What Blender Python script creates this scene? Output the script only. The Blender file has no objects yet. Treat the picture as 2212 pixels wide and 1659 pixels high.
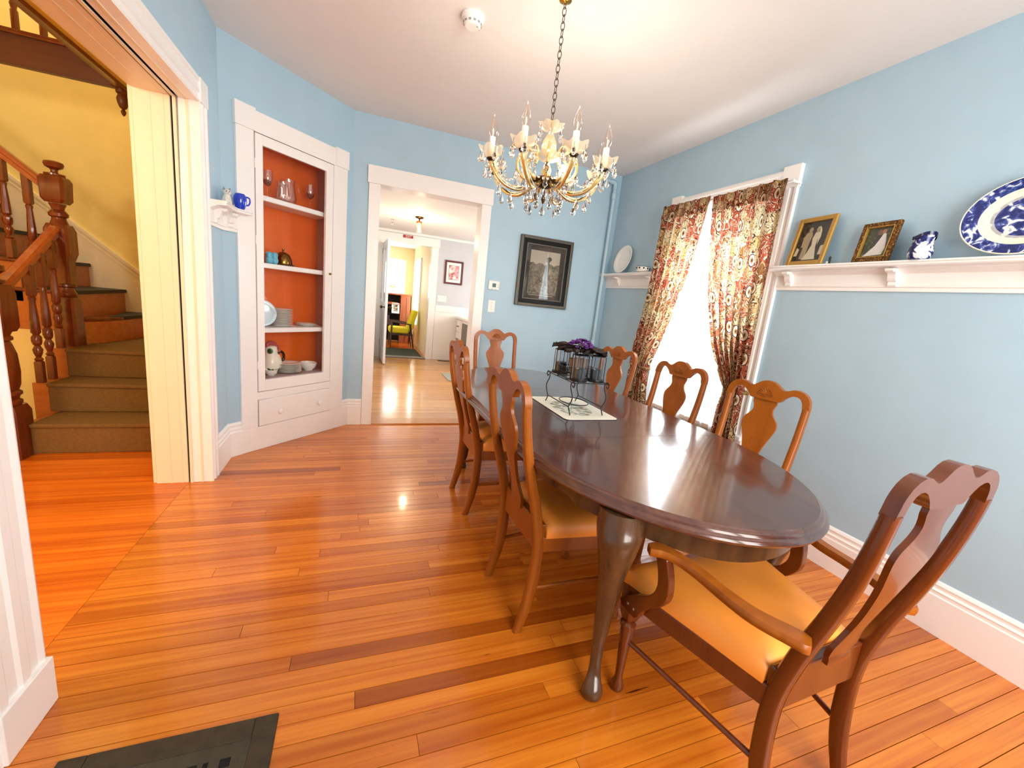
import bpy, bmesh, math, random
from mathutils import Vector, Matrix
random.seed(7)
scene = bpy.context.scene
COL = scene.collection
PI = math.pi
R_ = math.radians

# ------------------------------------------------------------------ camera
YAW, PITCH, ROLL, FPX = R_(21.1904), R_(11.2137), R_(6.1579), 894.0
def camera():
    fwd = Vector((math.sin(YAW)*math.cos(PITCH), math.cos(YAW)*math.cos(PITCH), -math.sin(PITCH)))
    right = Vector((math.cos(YAW), -math.sin(YAW), 0)); up = right.cross(fwd)
    r2 = right*math.cos(ROLL) + up*math.sin(ROLL); u2 = up*math.cos(ROLL) - right*math.sin(ROLL)
    cd = bpy.data.cameras.new('camera'); co = bpy.data.objects.new('camera', cd); COL.objects.link(co)
    m = Matrix((( r2.x, u2.x, -fwd.x, 0), (r2.y, u2.y, -fwd.y, 0), (r2.z, u2.z, -fwd.z, 1.3), (0, 0, 0, 1)))
    co.matrix_world = m
    cd.sensor_fit = 'HORIZONTAL'; cd.sensor_width = 36.0; cd.lens = FPX/2212*36.0
    cd.clip_start = .02
    scene.camera = co
camera()

# ------------------------------------------------------------------ world, daylight, exposure
scene.view_settings.view_transform = 'Standard'
scene.view_settings.look = 'None'
scene.view_settings.exposure = 0.27
scene.view_settings.gamma = 1.0
scene.view_settings.use_curve_mapping = False
scene.cycles.transparent_max_bounces = 40
scene.cycles.max_bounces = 8
scene.cycles.diffuse_bounces = 4
scene.cycles.glossy_bounces = 4
scene.cycles.transmission_bounces = 8
scene.cycles.caustics_reflective = False
scene.cycles.caustics_refractive = False
scene.cycles.adaptive_threshold = .04
W = bpy.data.worlds.new('sky'); scene.world = W; W.use_nodes = True
W.node_tree.nodes['Background'].inputs[0].default_value = (.80, .90, 1.0, 1)
W.node_tree.nodes['Background'].inputs[1].default_value = 2.2

def area(name, loc, target, sx, sy, power, col):
    l = bpy.data.lights.new(name, 'AREA'); l.shape = 'RECTANGLE'; l.size = sx; l.size_y = sy
    l.energy = power; l.color = col
    o = bpy.data.objects.new(name, l); COL.objects.link(o); o.location = loc
    d = Vector(target) - Vector(loc); o.rotation_euler = d.to_track_quat('-Z', 'Z').to_euler()
    return o
def point(name, loc, power, col, r=.05):
    l = bpy.data.lights.new(name, 'POINT'); l.energy = power; l.color = col; l.shadow_soft_size = r
    o = bpy.data.objects.new(name, l); COL.objects.link(o); o.location = loc
    return o
# daylight at the windows, each just outside its opening, except the stairwell one
area('daylight_dining_window', (2.74, 2.59, 1.42), (0, 2.59, 1.25), .92, 1.5, 78, (.92, .97, 1.0))
area('daylight_near_window', (1.30, -1.12, 1.55), (1.0, 3.0, 1.1), 1.9, 1.6, 105, (1.0, .95, .88))
area('daylight_kitchen_window', (3.62, 6.3, 1.45), (0, 6.3, 1.0), 1.5, 1.2, 58, (1.0, .97, .92))
area('daylight_far_room_window', (.75, 11.55, 1.35), (.75, 8, .8), .9, 1.4, 60, (1.0, .98, .95))
area('daylight_far_side_window', (1.62, 10.35, 1.3), (0, 10.2, .8), .7, 1.4, 60, (1.0, .98, .95))
area('upstairs_area_light', (-2.6, 4.3, 5.0), (-2.3, 4.4, 2), .8, .8, 45, (1.0, .95, .72))  # area lamp inside the closed stairwell, no window behind it

# ------------------------------------------------------------------ mesh builder
class MB:
    def __init__(s): s.v = []; s.f = []; s.mi = []; s.cur = 0
    def add(s, vs, fs, m=None):
        o = len(s.v); s.v += [tuple(p) for p in vs]; s.f += [tuple(i+o for i in q) for q in fs]
        s.mi += [s.cur if m is None else m]*len(fs)
    def box(s, x0, y0, z0, x1, y1, z1, M=None):
        vs = [Vector(p) for p in ((x0,y0,z0),(x1,y0,z0),(x1,y1,z0),(x0,y1,z0),(x0,y0,z1),(x1,y0,z1),(x1,y1,z1),(x0,y1,z1))]
        if M is not None: vs = [M @ p for p in vs]
        s.add(vs, [(0,3,2,1),(4,5,6,7),(0,1,5,4),(1,2,6,5),(2,3,7,6),(3,0,4,7)])
        return s
    def loft(s, rings, caps=True, closed=True):
        n = len(rings[0]); vs = [p for r in rings for p in r]; fs = []
        for i in range(len(rings)-1):
            for j in range(n if closed else n-1):
                k = (j+1) % n
                fs.append((i*n+j, i*n+k, (i+1)*n+k, (i+1)*n+j))
        if caps and closed:
            fs.append(tuple(range(n-1, -1, -1))); fs.append(tuple((len(rings)-1)*n+j for j in range(n)))
        s.add(vs, fs); return s
    def lathe(s, prof, n=20, M=None, c=(0,0,0)):
        rings = []
        for r, z in prof:
            ring = [Vector((c[0]+max(r, 1e-4)*math.cos(2*PI*j/n), c[1]+max(r, 1e-4)*math.sin(2*PI*j/n), c[2]+z)) for j in range(n)]
            rings.append([M @ p for p in ring] if M is not None else ring)
        return s.loft(rings)
    def tube(s, path, r, n=8, rr=None):
        P = [Vector(p) for p in path]; rings = []
        up = None
        for i, p in enumerate(P):
            t = (P[min(i+1, len(P)-1)] - P[max(i-1, 0)])
            if t.length < 1e-9: t = Vector((0,0,1))
            t.normalize()
            if up is None:
                up = Vector((0,0,1)) if abs(t.z) < .9 else Vector((1,0,0))
            a = t.cross(up)
            if a.length < 1e-6: a = t.orthogonal()
            a.normalize(); b = a.cross(t).normalized(); up = b
            q = rr[i] if rr else r
            rings.append([p + a*q*math.cos(2*PI*j/n) + b*q*math.sin(2*PI*j/n) for j in range(n)])
        return s.loft(rings)
    def prism(s, poly, fn0, fn1):
        n = len(poly); vs = [fn0(*p) for p in poly] + [fn1(*p) for p in poly]
        fs = [tuple(range(n)), tuple(range(2*n-1, n-1, -1))]
        fs += [(i, n+i, n+(i+1) % n, (i+1) % n) for i in range(n)]
        s.add(vs, fs); return s
    def ball(s, c, rx, ry=None, rz=None, n=12, m=8):
        ry = ry or rx; rz = rz or rx
        prof = [(math.sin(PI*i/m), -math.cos(PI*i/m)) for i in range(m+1)]
        rings = [[Vector((c[0]+rx*max(r, 1e-3)*math.cos(2*PI*j/n), c[1]+ry*max(r, 1e-3)*math.sin(2*PI*j/n), c[2]+rz*z)) for j in range(n)] for r, z in prof]
        return s.loft(rings)
    def mesh(s, name, mats):
        me = bpy.data.meshes.new(name); me.from_pydata([tuple(v) for v in s.v], [], s.f)
        bm = bmesh.new(); bm.from_mesh(me); bmesh.ops.recalc_face_normals(bm, faces=bm.faces); bm.to_mesh(me); bm.free()
        for m in (mats if isinstance(mats, (list, tuple)) else [mats]): me.materials.append(m)
        if any(s.mi): me.polygons.foreach_set('material_index', s.mi)
        return me
    def build(s, name, mats, parent=None, smooth=None, bevel=0, seg=2, sub=0, loc=None, rotz=None):
        me = s.mesh(name, mats)
        o = bpy.data.objects.new(name, me); COL.objects.link(o)
        if parent is not None: o.parent = parent
        if loc is not None: o.location = loc
        if rotz is not None: o.rotation_euler[2] = rotz
        if smooth is not None:
            me.polygons.foreach_set('use_smooth', [True]*len(me.polygons))
            if smooth < 179:
                bm = bmesh.new(); bm.from_mesh(me)
                for e in bm.edges:
                    if len(e.link_faces) == 2 and e.calc_face_angle(0) > R_(smooth): e.smooth = False
                bm.to_mesh(me); bm.free()
        if bevel:
            b = o.modifiers.new('bevel', 'BEVEL'); b.width = bevel; b.segments = seg; b.limit_method = 'ANGLE'; b.angle_limit = R_(40)
        if sub:
            b = o.modifiers.new('subdivision', 'SUBSURF'); b.levels = sub; b.render_levels = sub
        return o
def thing(name, label, cat, loc=(0,0,0), rotz=0, group=None):
    o = bpy.data.objects.new(name, None); COL.objects.link(o); o.empty_display_size = .05
    o.location = loc; o.rotation_euler = (0, 0, rotz); tag(o, label, cat, group); return o
def tag(o, label, cat, group=None):
    o['label'] = label; o['category'] = cat
    if group: o['group'] = group
    return o
def struct(o, label=None):
    o['kind'] = 'structure'
    if label: o['label'] = label
    return o
def dup(root, loc, rotz, label=None, group=None):
    def cp(o, par):
        c = o.copy(); COL.objects.link(c); c.parent = par
        for ch in o.children: cp(ch, c)
        return c
    r = cp(root, None); r.location = loc; r.rotation_euler = (0, 0, rotz)
    if label: r['label'] = label
    if group: r['group'] = group
    return r
def curve(pts, n=8):
    """Catmull-Rom through points of any dimension"""
    P = [Vector(p) for p in pts]; out = []
    for i in range(len(P)-1):
        a, b, c, d = P[max(i-1, 0)], P[i], P[i+1], P[min(i+2, len(P)-1)]
        for k in range(n):
            t = k/n
            out.append(.5*((2*b) + (c-a)*t + (2*a-5*b+4*c-d)*t*t + (3*b-a-3*c+d)*t**3))
    out.append(P[-1]); return out
def interp(tab, z):
    if z <= tab[0][0]: return tab[0][1]
    for (a, b), (c, d) in zip(tab, tab[1:]):
        if z <= c: return b + (d-b)*(z-a)/(c-a)
    return tab[-1][1]

# ------------------------------------------------------------------ materials
def new_mat(name):
    m = bpy.data.materials.new(name); m.use_nodes = True
    nt = m.node_tree; return m, nt, nt.nodes['Principled BSDF']
def N(nt, typ, **kw):
    n = nt.nodes.new(typ)
    for k, v in kw.items(): setattr(n, k, v)
    return n
def c4(c): return (c[0], c[1], c[2], 1)
def srgb(r, g, b):
    f = lambda v: (v/255/12.92) if v/255 <= .04045 else ((v/255+.055)/1.055)**2.4
    return (f(r), f(g), f(b))
def ramp(nt, stops):
    r = N(nt, 'ShaderNodeValToRGB'); e = r.color_ramp.elements
    while len(e) < len(stops): e.new(.5)
    for i, (p, c) in enumerate(stops): e[i].position = p; e[i].color = c4(c)
    return r
def paint(name, col, rough=.5, var=.04, bump=.04, bscale=350, coat=0, metal=0, spec=.5, nscale=6):
    m, nt, b = new_mat(name); L = nt.links
    tc = N(nt, 'ShaderNodeTexCoord'); no = N(nt, 'ShaderNodeTexNoise'); no.inputs['Scale'].default_value = nscale
    no.inputs['Detail'].default_value = 4; L.new(tc.outputs['Object'], no.inputs['Vector'])
    r = ramp(nt, [(.3, tuple(max(0, c*(1-var)) for c in col)), (.7, tuple(min(1, c*(1+var)) for c in col))])
    L.new(no.outputs['Fac'], r.inputs[0]); L.new(r.outputs[0], b.inputs['Base Color'])
    b.inputs['Roughness'].default_value = rough; b.inputs['Metallic'].default_value = metal
    b.inputs['Specular IOR Level'].default_value = spec
    if coat: b.inputs['Coat Weight'].default_value = coat; b.inputs['Coat Roughness'].default_value = .12
    if bump:
        n2 = N(nt, 'ShaderNodeTexNoise'); n2.inputs['Scale'].default_value = bscale; L.new(tc.outputs['Object'], n2.inputs['Vector'])
        bp = N(nt, 'ShaderNodeBump'); bp.inputs['Strength'].default_value = bump; bp.inputs['Distance'].default_value = .004
        L.new(n2.outputs['Fac'], bp.inputs['Height']); L.new(bp.outputs[0], b.inputs['Normal'])
    return m
def wood(name, dark, light, rough=.3, scale=(3, 30, 30), coat=0, world=False, rnd=0, contrast=(.25, .75), spec=.5, spots=None):
    m, nt, b = new_mat(name); L = nt.links
    if world:
        g = N(nt, 'ShaderNodeNewGeometry'); src = g.outputs['Position']
    else:
        g = N(nt, 'ShaderNodeTexCoord'); src = g.outputs['Object']
    mp = N(nt, 'ShaderNodeMapping'); mp.inputs['Scale'].default_value = scale
    oi = N(nt, 'ShaderNodeObjectInfo')
    add = N(nt, 'ShaderNodeVectorMath', operation='ADD'); mul = N(nt, 'ShaderNodeMath', operation='MULTIPLY'); mul.inputs[1].default_value = 37.0
    L.new(oi.outputs['Random'], mul.inputs[0]); L.new(src, add.inputs[0]); L.new(mul.outputs[0], add.inputs[1])
    L.new(add.outputs[0], mp.inputs['Vector'])
    no = N(nt, 'ShaderNodeTexNoise'); no.inputs['Scale'].default_value = 1; no.inputs['Detail'].default_value = 6; no.inputs['Roughness'].default_value = .6
    L.new(mp.outputs[0], no.inputs['Vector'])
    r = ramp(nt, [(contrast[0], dark), (contrast[1], light)]); L.new(no.outputs['Fac'], r.inputs[0])
    out = r.outputs[0]
    if rnd:
        rr = ramp(nt, rnd) if isinstance(rnd, list) else None
        mx = N(nt, 'ShaderNodeMix', data_type='RGBA', blend_type='MULTIPLY'); mx.inputs[0].default_value = 1
        L.new(oi.outputs['Random'], rr.inputs[0]); L.new(out, mx.inputs[6]); L.new(rr.outputs[0], mx.inputs[7]); out = mx.outputs[2]
    if spots:
        m3 = N(nt, 'ShaderNodeMapping'); m3.inputs['Scale'].default_value = spots[0]; L.new(add.outputs[0], m3.inputs['Vector'])
        ns = N(nt, 'ShaderNodeTexNoise'); ns.inputs['Scale'].default_value = 1; ns.inputs['Detail'].default_value = 3; L.new(m3.outputs[0], ns.inputs['Vector'])
        rs = ramp(nt, [(spots[1], (0, 0, 0)), (spots[1]+.03, (1, 1, 1))]); L.new(ns.outputs['Fac'], rs.inputs[0])
        mx = N(nt, 'ShaderNodeMix', data_type='RGBA'); L.new(rs.outputs[0], mx.inputs[0]); L.new(out, mx.inputs[6]); mx.inputs[7].default_value = c4(spots[2]); out = mx.outputs[2]
    L.new(out, b.inputs['Base Color'])
    b.inputs['Roughness'].default_value = rough; b.inputs['Specular IOR Level'].default_value = spec
    if coat: b.inputs['Coat Weight'].default_value = coat; b.inputs['Coat Roughness'].default_value = .08
    bp = N(nt, 'ShaderNodeBump'); bp.inputs['Strength'].default_value = .06; bp.inputs['Distance'].default_value = .002
    L.new(no.outputs['Fac'], bp.inputs['Height']); L.new(bp.outputs[0], b.inputs['Normal'])
    return m
def thin_glass(name, tint=(1,1,1), gloss=.04, rough=.02, edge=.8):
    m, nt, b = new_mat(name); L = nt.links; out = nt.nodes['Material Output']
    tr = N(nt, 'ShaderNodeBsdfTransparent'); tr.inputs[0].default_value = c4(tint)
    gl = N(nt, 'ShaderNodeBsdfGlossy'); gl.inputs['Roughness'].default_value = rough
    lw = N(nt, 'ShaderNodeLayerWeight'); lw.inputs[0].default_value = .5
    pw = N(nt, 'ShaderNodeMath', operation='POWER'); pw.inputs[1].default_value = 4.0; L.new(lw.outputs['Facing'], pw.inputs[0])
    ad = N(nt, 'ShaderNodeMath', operation='MULTIPLY_ADD'); ad.inputs[1].default_value = edge; ad.inputs[2].default_value = gloss; ad.use_clamp = True
    L.new(pw.outputs[0], ad.inputs[0])
    mx = N(nt, 'ShaderNodeMixShader'); L.new(ad.outputs[0], mx.inputs[0]); L.new(tr.outputs[0], mx.inputs[1]); L.new(gl.outputs[0], mx.inputs[2])
    L.new(mx.outputs[0], out.inputs['Surface']); nt.nodes.remove(b); return m
def glass(name, col=(1,1,1), rough=0.0, ior=1.5):
    m, nt, b = new_mat(name)
    b.inputs['Base Color'].default_value = c4(col); b.inputs['Transmission Weight'].default_value = 1
    b.inputs['Roughness'].default_value = rough; b.inputs['IOR'].default_value = ior; return m
def emit(name, col, strength):
    m, nt, b = new_mat(name)
    b.inputs['Base Color'].default_value = c4(col); b.inputs['Emission Color'].default_value = c4(col); b.inputs['Emission Strength'].default_value = strength
    return m

WALL = paint('pale_blue_wall_paint', srgb(173, 202, 218), .62, var=.02, bump=.08, bscale=260)
CEIL = paint('ceiling_paint', srgb(236, 232, 228), .7, var=.01, bump=.03)
WHITE = paint('white_gloss_trim', srgb(246, 242, 238), .32, var=.015, bump=.03, bscale=60)
CREAM = paint('cream_trim', srgb(240, 222, 192), .4, var=.015, bump=.03, bscale=60)
YELLOW = paint('yellow_hall_paint', srgb(240, 216, 138), .6, var=.03, bump=.06)
GREYWALL = paint('grey_lavender_paint', srgb(204, 205, 209), .6, var=.02)
FARWALL = paint('far_room_yellow_paint', srgb(244, 226, 180), .6, var=.02)
ORANGE = paint('orange_cabinet_paint', srgb(232, 104, 26), .5, var=.05, bump=.02)
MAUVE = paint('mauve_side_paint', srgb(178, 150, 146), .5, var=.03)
GAP = paint('dark_gap', srgb(40, 22, 10), .8, bump=0)
BLACK = paint('recess_shade_black', (.004, .004, .004), .9, bump=0)  # flat black standing in for the shade of deep recesses
PLANK = wood('fir_floor_plank', srgb(196, 98, 22), srgb(234, 142, 42), .24, (1.3, 46, 1), coat=.35, world=True,
             rnd=[(0, (.50, .38, .30)), (.12, (.72, .62, .54)), (.35, (.90, .86, .82)), (1, (1, 1, 1))], contrast=(.3, .72), spots=((3.2, 34, 1), .735, srgb(84, 36, 10)))
HALLPLANK = wood('red_fir_hall_plank', srgb(206, 92, 18), srgb(240, 134, 30), .26, (1.3, 46, 1), coat=.3, world=True,
             rnd=[(0, (.66, .55, .50)), (.3, (.88, .84, .80)), (1, (1, 1, 1))], contrast=(.3, .72))
CHAIRW = wood('honey_chair_wood', srgb(134, 66, 12), srgb(164, 90, 20), .34, (26, 26, 3), coat=.05, spec=.35, contrast=(.2, .8))
DARKARM = wood('brown_armchair_wood', srgb(88, 36, 9), srgb(114, 53, 15), .24, (26, 26, 3), coat=.4, contrast=(.2, .8))
TABLEW = wood('dark_mahogany', srgb(74, 40, 30), srgb(104, 62, 48), .2, (26, 2.2, 26), coat=.6, contrast=(.3, .7))
TABLELEG = wood('worn_mahogany', srgb(64, 38, 22), srgb(98, 66, 40), .22, (20, 20, 5), coat=.3, contrast=(.3, .7))
SEAT = paint('orange_seat_vinyl', srgb(250, 152, 56), .45, var=.03, bump=.05, bscale=700)
STAIRW = wood('stained_stair_oak', srgb(92, 36, 14), srgb(124, 54, 20), .25, (20, 20, 4), coat=.3, contrast=(.3, .7))
RISERW = wood('amber_riser_wood', srgb(168, 92, 34), srgb(196, 116, 48), .3, (4, 20, 20), contrast=(.3, .7))
TREADB = paint('black_rubber_tread', srgb(44, 42, 34), .6)
CARPET = paint('brown_stair_carpet', srgb(124, 92, 52), .95, var=.10, bump=.6, bscale=420, spec=.1, nscale=60)
BRASS = paint('antique_brass', srgb(196, 152, 70), .25, metal=1, bump=0)
GOLD = paint('pale_gold_glass', srgb(244, 212, 140), .16, bump=0, coat=.5, metal=.85)
BRONZE = paint('dark_bronze', srgb(70, 48, 26), .35, metal=.8, bump=0)
CRYSTAL = glass('clear_crystal', (1, .99, .97))
TGLASS = thin_glass('thin_clear_glass')
PANE = thin_glass('old_window_pane', gloss=.015, edge=.4)
DISHGL = thin_glass('champagne_glass', (1, .93, .78), .16)
BULBGL = thin_glass('bulb_glass', (1, .95, .90), .03, edge=.5)
def milky(m, col, f):
    nt = m.node_tree; out = nt.nodes['Material Output']; src = out.inputs['Surface'].links[0].from_socket
    tl = N(nt, 'ShaderNodeBsdfTranslucent'); tl.inputs[0].default_value = c4(col); df = N(nt, 'ShaderNodeBsdfDiffuse'); df.inputs[0].default_value = c4(col)
    a = N(nt, 'ShaderNodeMixShader'); nt.links.new(tl.outputs[0], a.inputs[1]); nt.links.new(df.outputs[0], a.inputs[2])
    c = N(nt, 'ShaderNodeMixShader'); c.inputs[0].default_value = f; nt.links.new(src, c.inputs[1]); nt.links.new(a.outputs[0], c.inputs[2]); nt.links.new(c.outputs[0], out.inputs['Surface'])
milky(DISHGL, (1, .88, .66), .34)
SMOKE = thin_glass('smoked_glass', (.72, .64, .64), .05)
CHINA = paint('white_china', srgb(240, 236, 228), .15, var=.01, bump=0, coat=.4)
BLACKM = paint('black_wire_metal', srgb(24, 24, 26), .35, bump=0)
PLASTIC = paint('white_plastic', srgb(240, 238, 234), .35, bump=0)
PIPE = paint('painted_pipe_blue', srgb(176, 206, 220), .4, var=.01, bump=.02)
# ================================================================== ROOM SHELL
XL, XR, YB, YN, ZC = -.83, 2.555, 4.05, -.95, 2.70
def wall_cells(mb, u0, u1, z0, z1, holes, put):
    us = sorted({u0, u1, *[h[0] for h in holes], *[h[1] for h in holes]}); zs = sorted({z0, z1, *[h[2] for h in holes], *[h[3] for h in holes]})
    for a, b in zip(us, us[1:]):
        for c, d in zip(zs, zs[1:]):
            cu, cz = (a+b)/2, (c+d)/2
            if any(h[0] < cu < h[1] and h[2] < cz < h[3] for h in holes): continue
            if a < u0 or b > u1: continue
            put(a, b, c, d)
def wall_x(name, x0, x1, y0, y1, z0, z1, mat, holes=(), label=None):
    mb = MB(); wall_cells(mb, y0, y1, z0, z1, list(holes), lambda a, b, c, d: mb.box(x0, a, c, x1, b, d))
    return struct(mb.build(name, mat), label)
def wall_y(name, y0, y1, x0, x1, z0, z1, mat, holes=(), label=None):
    mb = MB(); wall_cells(mb, x0, x1, z0, z1, list(holes), lambda a, b, c, d: mb.box(a, y0, c, b, y1, d))
    return struct(mb.build(name, mat), label)

# --- dining room floor: every board is a child of the floor
floor = struct(MB().box(XL-.25, YN-.1, -.06, XR+.1, YB+.12, -.014).build('floor', GAP), 'orange fir strip floor of the dining room')
plank_me = MB().box(-.5, -.5, -.5, .5, .5, .5).mesh('plank', PLANK)
hall_me = MB().box(-.5, -.5, -.5, .5, .5, .5).mesh('plank', HALLPLANK)
def plank(me, par, x0, x1, y0, y1, z1=0.0):
    o = bpy.data.objects.new('plank', me); COL.objects.link(o); o.parent = par
    o.scale = (x1-x0, y1-y0, .012); o.location = ((x0+x1)/2, (y0+y1)/2, z1-.006)
BW = .0635; SEAM = -.942
rows = []
y = 1.07 - BW*32
while y < YB+.06:
    rows.append(y); y += BW
rng = random.Random(3)
for y in rows:
    if y + BW < YN or y > YB+.02: continue
    cuts = [SEAM]
    x = SEAM + rng.uniform(.3, 1.9)
    while x < XR - .45:
        cuts.append(x); x += rng.uniform(.8, 2.3)
    cuts.append(XR)
    for a, b in zip(cuts, cuts[1:]):
        dz = rng.uniform(-.0006, 0)
        plank(plank_me, floor, a+.0007, b-.0007, y+.0012, y+BW-.0012, dz)
# --- hall floor
hall_floor = struct(MB().box(-3.6, -.3, -.06, SEAM-.001, 5.05, -.014).build('floor_hall', GAP), 'red orange strip floor of the stair hall')
y = 1.095 - BW*20
while y < 3.5:
    c = [-3.4, -2.2 + rng.uniform(-.3, .3), SEAM] if rng.random() < .5 else [-3.4, SEAM]
    for a, b in zip(c, c[1:]): plank(hall_me, hall_floor, a+.0006, b-.001, y+.0009, y+BW-.0009, rng.uniform(-.0006, 0))
    y += BW

# --- ceiling, walls of the dining room
struct(MB().box(XL-.02, YN-.1, ZC, XR+.1, YB+.1, ZC+.08).build('ceiling', CEIL), 'off white plaster ceiling of the dining room')
OP0, OP1, OPZ = 1.385, 2.885, 2.155            # pocket door opening in the left wall
wall_x('wall_left', -1.08, XL, YN, 3.31, 0, ZC, WALL, [(OP0-.03, OP1+.03, -.01, OPZ+.06)])
DX0, DX1, DZ = .155, 1.07, 2.165                # doorway in the back wall
wall_y('wall_back', YB, YB+.14, -.12, XR, 0, ZC, WALL, [(DX0-.02, DX1+.02, -.01, DZ+.02)])
WY0, WY1, WZ0, WZ1 = 2.13, 3.045, .55, 2.19     # window in the right wall
wall_x('wall_right', XR, XR+.14, YN, YB+.14, 0, ZC, WALL, [(WY0, WY1, WZ0, WZ1)])
wall_y('wall_near', YN-.12, YN, XL-.02, XR+.14, 0, ZC, WALL, [(.35, 2.25, .75, 2.35)])

# --- the diagonal corner wall: frame (t along the wall, d into the corner, z)
DA = Vector((-.81, 3.28, 0)); DT = Vector((1, 1, 0)).normalized(); DN = Vector((-1, 1, 0)).normalized()
def diag(t, d, z): return DA + DT*t + DN*d + Vector((0, 0, z))
DM = Matrix(((DT.x, DN.x, 0, DA.x), (DT.y, DN.y, 0, DA.y), (0, 0, 1, 0), (0, 0, 0, 1)))
CT0, CT1, CZ0, CZ1 = .195, .853, .17, 2.215
mb = MB(); wall_cells(mb, -.03, 1.115, 0, ZC, [(CT0, CT1, CZ0, CZ1)], lambda a, b, c, d: mb.box(a, .02, c, b, .05, d, DM))
struct(mb.build('wall_corner', WALL))

# --- baseboards: moulded profile swept along straight runs
BPROF = [(0, 0), (.020, 0), (.020, .178), (.016, .184), (.016, .196), (.018, .202), (.011, .212), (.011, .222), (.013, .230), (.006, .244), (0, .247)]
def sweep(mb, a, b, nrm, prof, z=0):
    a, b, nrm = Vector(a), Vector(b), Vector(nrm)
    rings = [[p + nrm*d + Vector((0, 0, h+z)) for d, h in prof] for p in (a, b)]
    mb.loft(rings)
def baseboard(name, runs, label):
    mb = MB()
    for a, b, n in runs: sweep(mb, a, b, n, BPROF)
    return struct(mb.build(name, WHITE), label)
bbr = baseboard('baseboard_right', [((XR, YN, 0), (XR, YB, 0), (-1, 0, 0))], 'white moulded baseboard under the long blue wall')
baseboard('baseboard_back', [((-.075, YB, 0), (.06, YB, 0), (0, -1, 0)), ((1.165, YB, 0), (XR, YB, 0), (0, -1, 0))], 'white moulded baseboard of the back wall')
n = tuple(-DN)
mb = MB(); sweep(mb, diag(-.012, .02, 0), diag(.079, .02, 0), n, BPROF); sweep(mb, diag(.993, .02, 0), diag(1.08, .02, 0), n, BPROF)
struct(mb.build('baseboard_corner', WHITE), 'white baseboard beside the corner china cabinet')
baseboard('baseboard_left', [((XL, 2.96, 0), (XL, 3.29, 0), (1, 0, 0)), ((XL, YN, 0), (XL, OP0-.19, 0), (1, 0, 0))], 'white baseboard beside the wide hall opening')
baseboard('baseboard_near', [((XL, YN, 0), (XR, YN, 0), (0, 1, 0))], 'white baseboard of the wall opposite the kitchen door')

# --- wide pocket-door opening to the hall
cas = struct(thing('trim_1', 'x', 'x', (0, 0, 0)), 'white moulded casing around the wide hall opening'); del cas['category']
CASPROF = [(0, 0), (.016, 0), (.020, .006), (.014, .016), (.014, .032), (.022, .040), (.022, .056), (.016, .062), (.016, .080), (.024, .088), (.024, .102), (0, .102)]   # (proud, across)
def casing_v(name, par, base, across, nrm, z0, z1, mat=WHITE, prof=CASPROF, scale=1):
    mb = MB(); base, across, nrm = Vector(base), Vector(across), Vector(nrm)
    rings = [[base + nrm*d + across*(h*scale) + Vector((0, 0, z)) for d, h in prof] for z in (z0, z1)]
    mb.loft(rings); return mb.build(name, mat, par)
def casing_h(name, par, a, b, nrm, z, mat=WHITE, prof=CASPROF, scale=1):
    mb = MB(); a, b, nrm = Vector(a), Vector(b), Vector(nrm)
    rings = [[p + nrm*d + Vector((0, 0, z+h*scale)) for d, h in prof] for p in (a, b)]
    mb.loft(rings); return mb.build(name, mat, par)
casing_v('side_casing', cas, (XL, OP1, 0), (0, 1, 0), (1, 0, 0), 0, OPZ)
casing_v('side_casing', cas, (XL, OP0, 0), (0, -1, 0), (1, 0, 0), .15, OPZ, scale=1.75)
MB().box(XL, OP0-.19, 0, XL+.03, OP0+.004, .15).build('plinth_block', WHITE, cas, bevel=.003)
casing_h('head_casing', cas, (XL, OP0-.1, 0), (XL, OP1, 0), (1, 0, 0), OPZ, scale=1.12)
for yy, yw in ((OP1-.005, .118), (OP0-.19, .193)): MB().box(XL, yy, OPZ, XL+.028, yy+yw, OPZ+.118).build('corner_block', WHITE, cas, bevel=.003)
# jamb linings with the pocket-door slot between them
def jamb(mb, x0, x1):
    mb.box(x0, OP1, 0, x1, OP1+.03, OPZ+.06); mb.box(x0, OP0-.03, 0, x1, OP0, OPZ+.06); mb.box(x0, OP0, OPZ, x1, OP1, OPZ+.06)
mb = MB(); jamb(mb, -.934, XL+.002); mb.v = [(x if x > -.9 or z < OPZ-.01 or not (OP0-.01 < y < OP1+.01) else -.905, y, z) for x, y, z in mb.v]; mb.build('room_side_jamb', WHITE, cas, bevel=.002)
mb = MB(); jamb(mb, -1.10, -.942); mb.build('hall_side_jamb', CREAM, cas, bevel=.002)
mb = MB(); jamb(mb, -.946, -.928)
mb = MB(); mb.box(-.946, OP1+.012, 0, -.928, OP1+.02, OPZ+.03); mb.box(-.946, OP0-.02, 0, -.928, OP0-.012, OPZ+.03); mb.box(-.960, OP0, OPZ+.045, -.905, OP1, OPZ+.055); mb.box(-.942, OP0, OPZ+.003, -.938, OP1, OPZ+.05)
mb.build('slot_shade_liner', BLACK, cas)  # thin black plates; the slot's deep shade is put into their colour
mb = MB()
for x0, x1, h in ((-.872, -.862, .004), (-.93, -.916, .006), (-.975, -.968, .002), (-1.03, -1.024, .002)):
    mb.box(x0, OP1-h, 0, x1, OP1, OPZ); mb.box(x0, OP0, 0, x1, OP0+h, OPZ); mb.box(x0, OP0, OPZ-h, x1, OP1, OPZ)
mb.build('jamb_bead', CREAM, cas)
mb = MB()
for yy in (OP1-.012, OP0-.012): mb.box(-.955, yy, 0, -.925, yy+.024, .01)
mb = MB(); mb.box(-1.12, OP1+.008, 0, -1.081, OP1+.12, OPZ+.11); mb.box(-1.12, OP0-.12, 0, -1.081, OP0-.008, OPZ+.11); mb.box(-1.12, OP0-.008, OPZ+.008, -1.081, OP1+.008, OPZ+.11)
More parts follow.
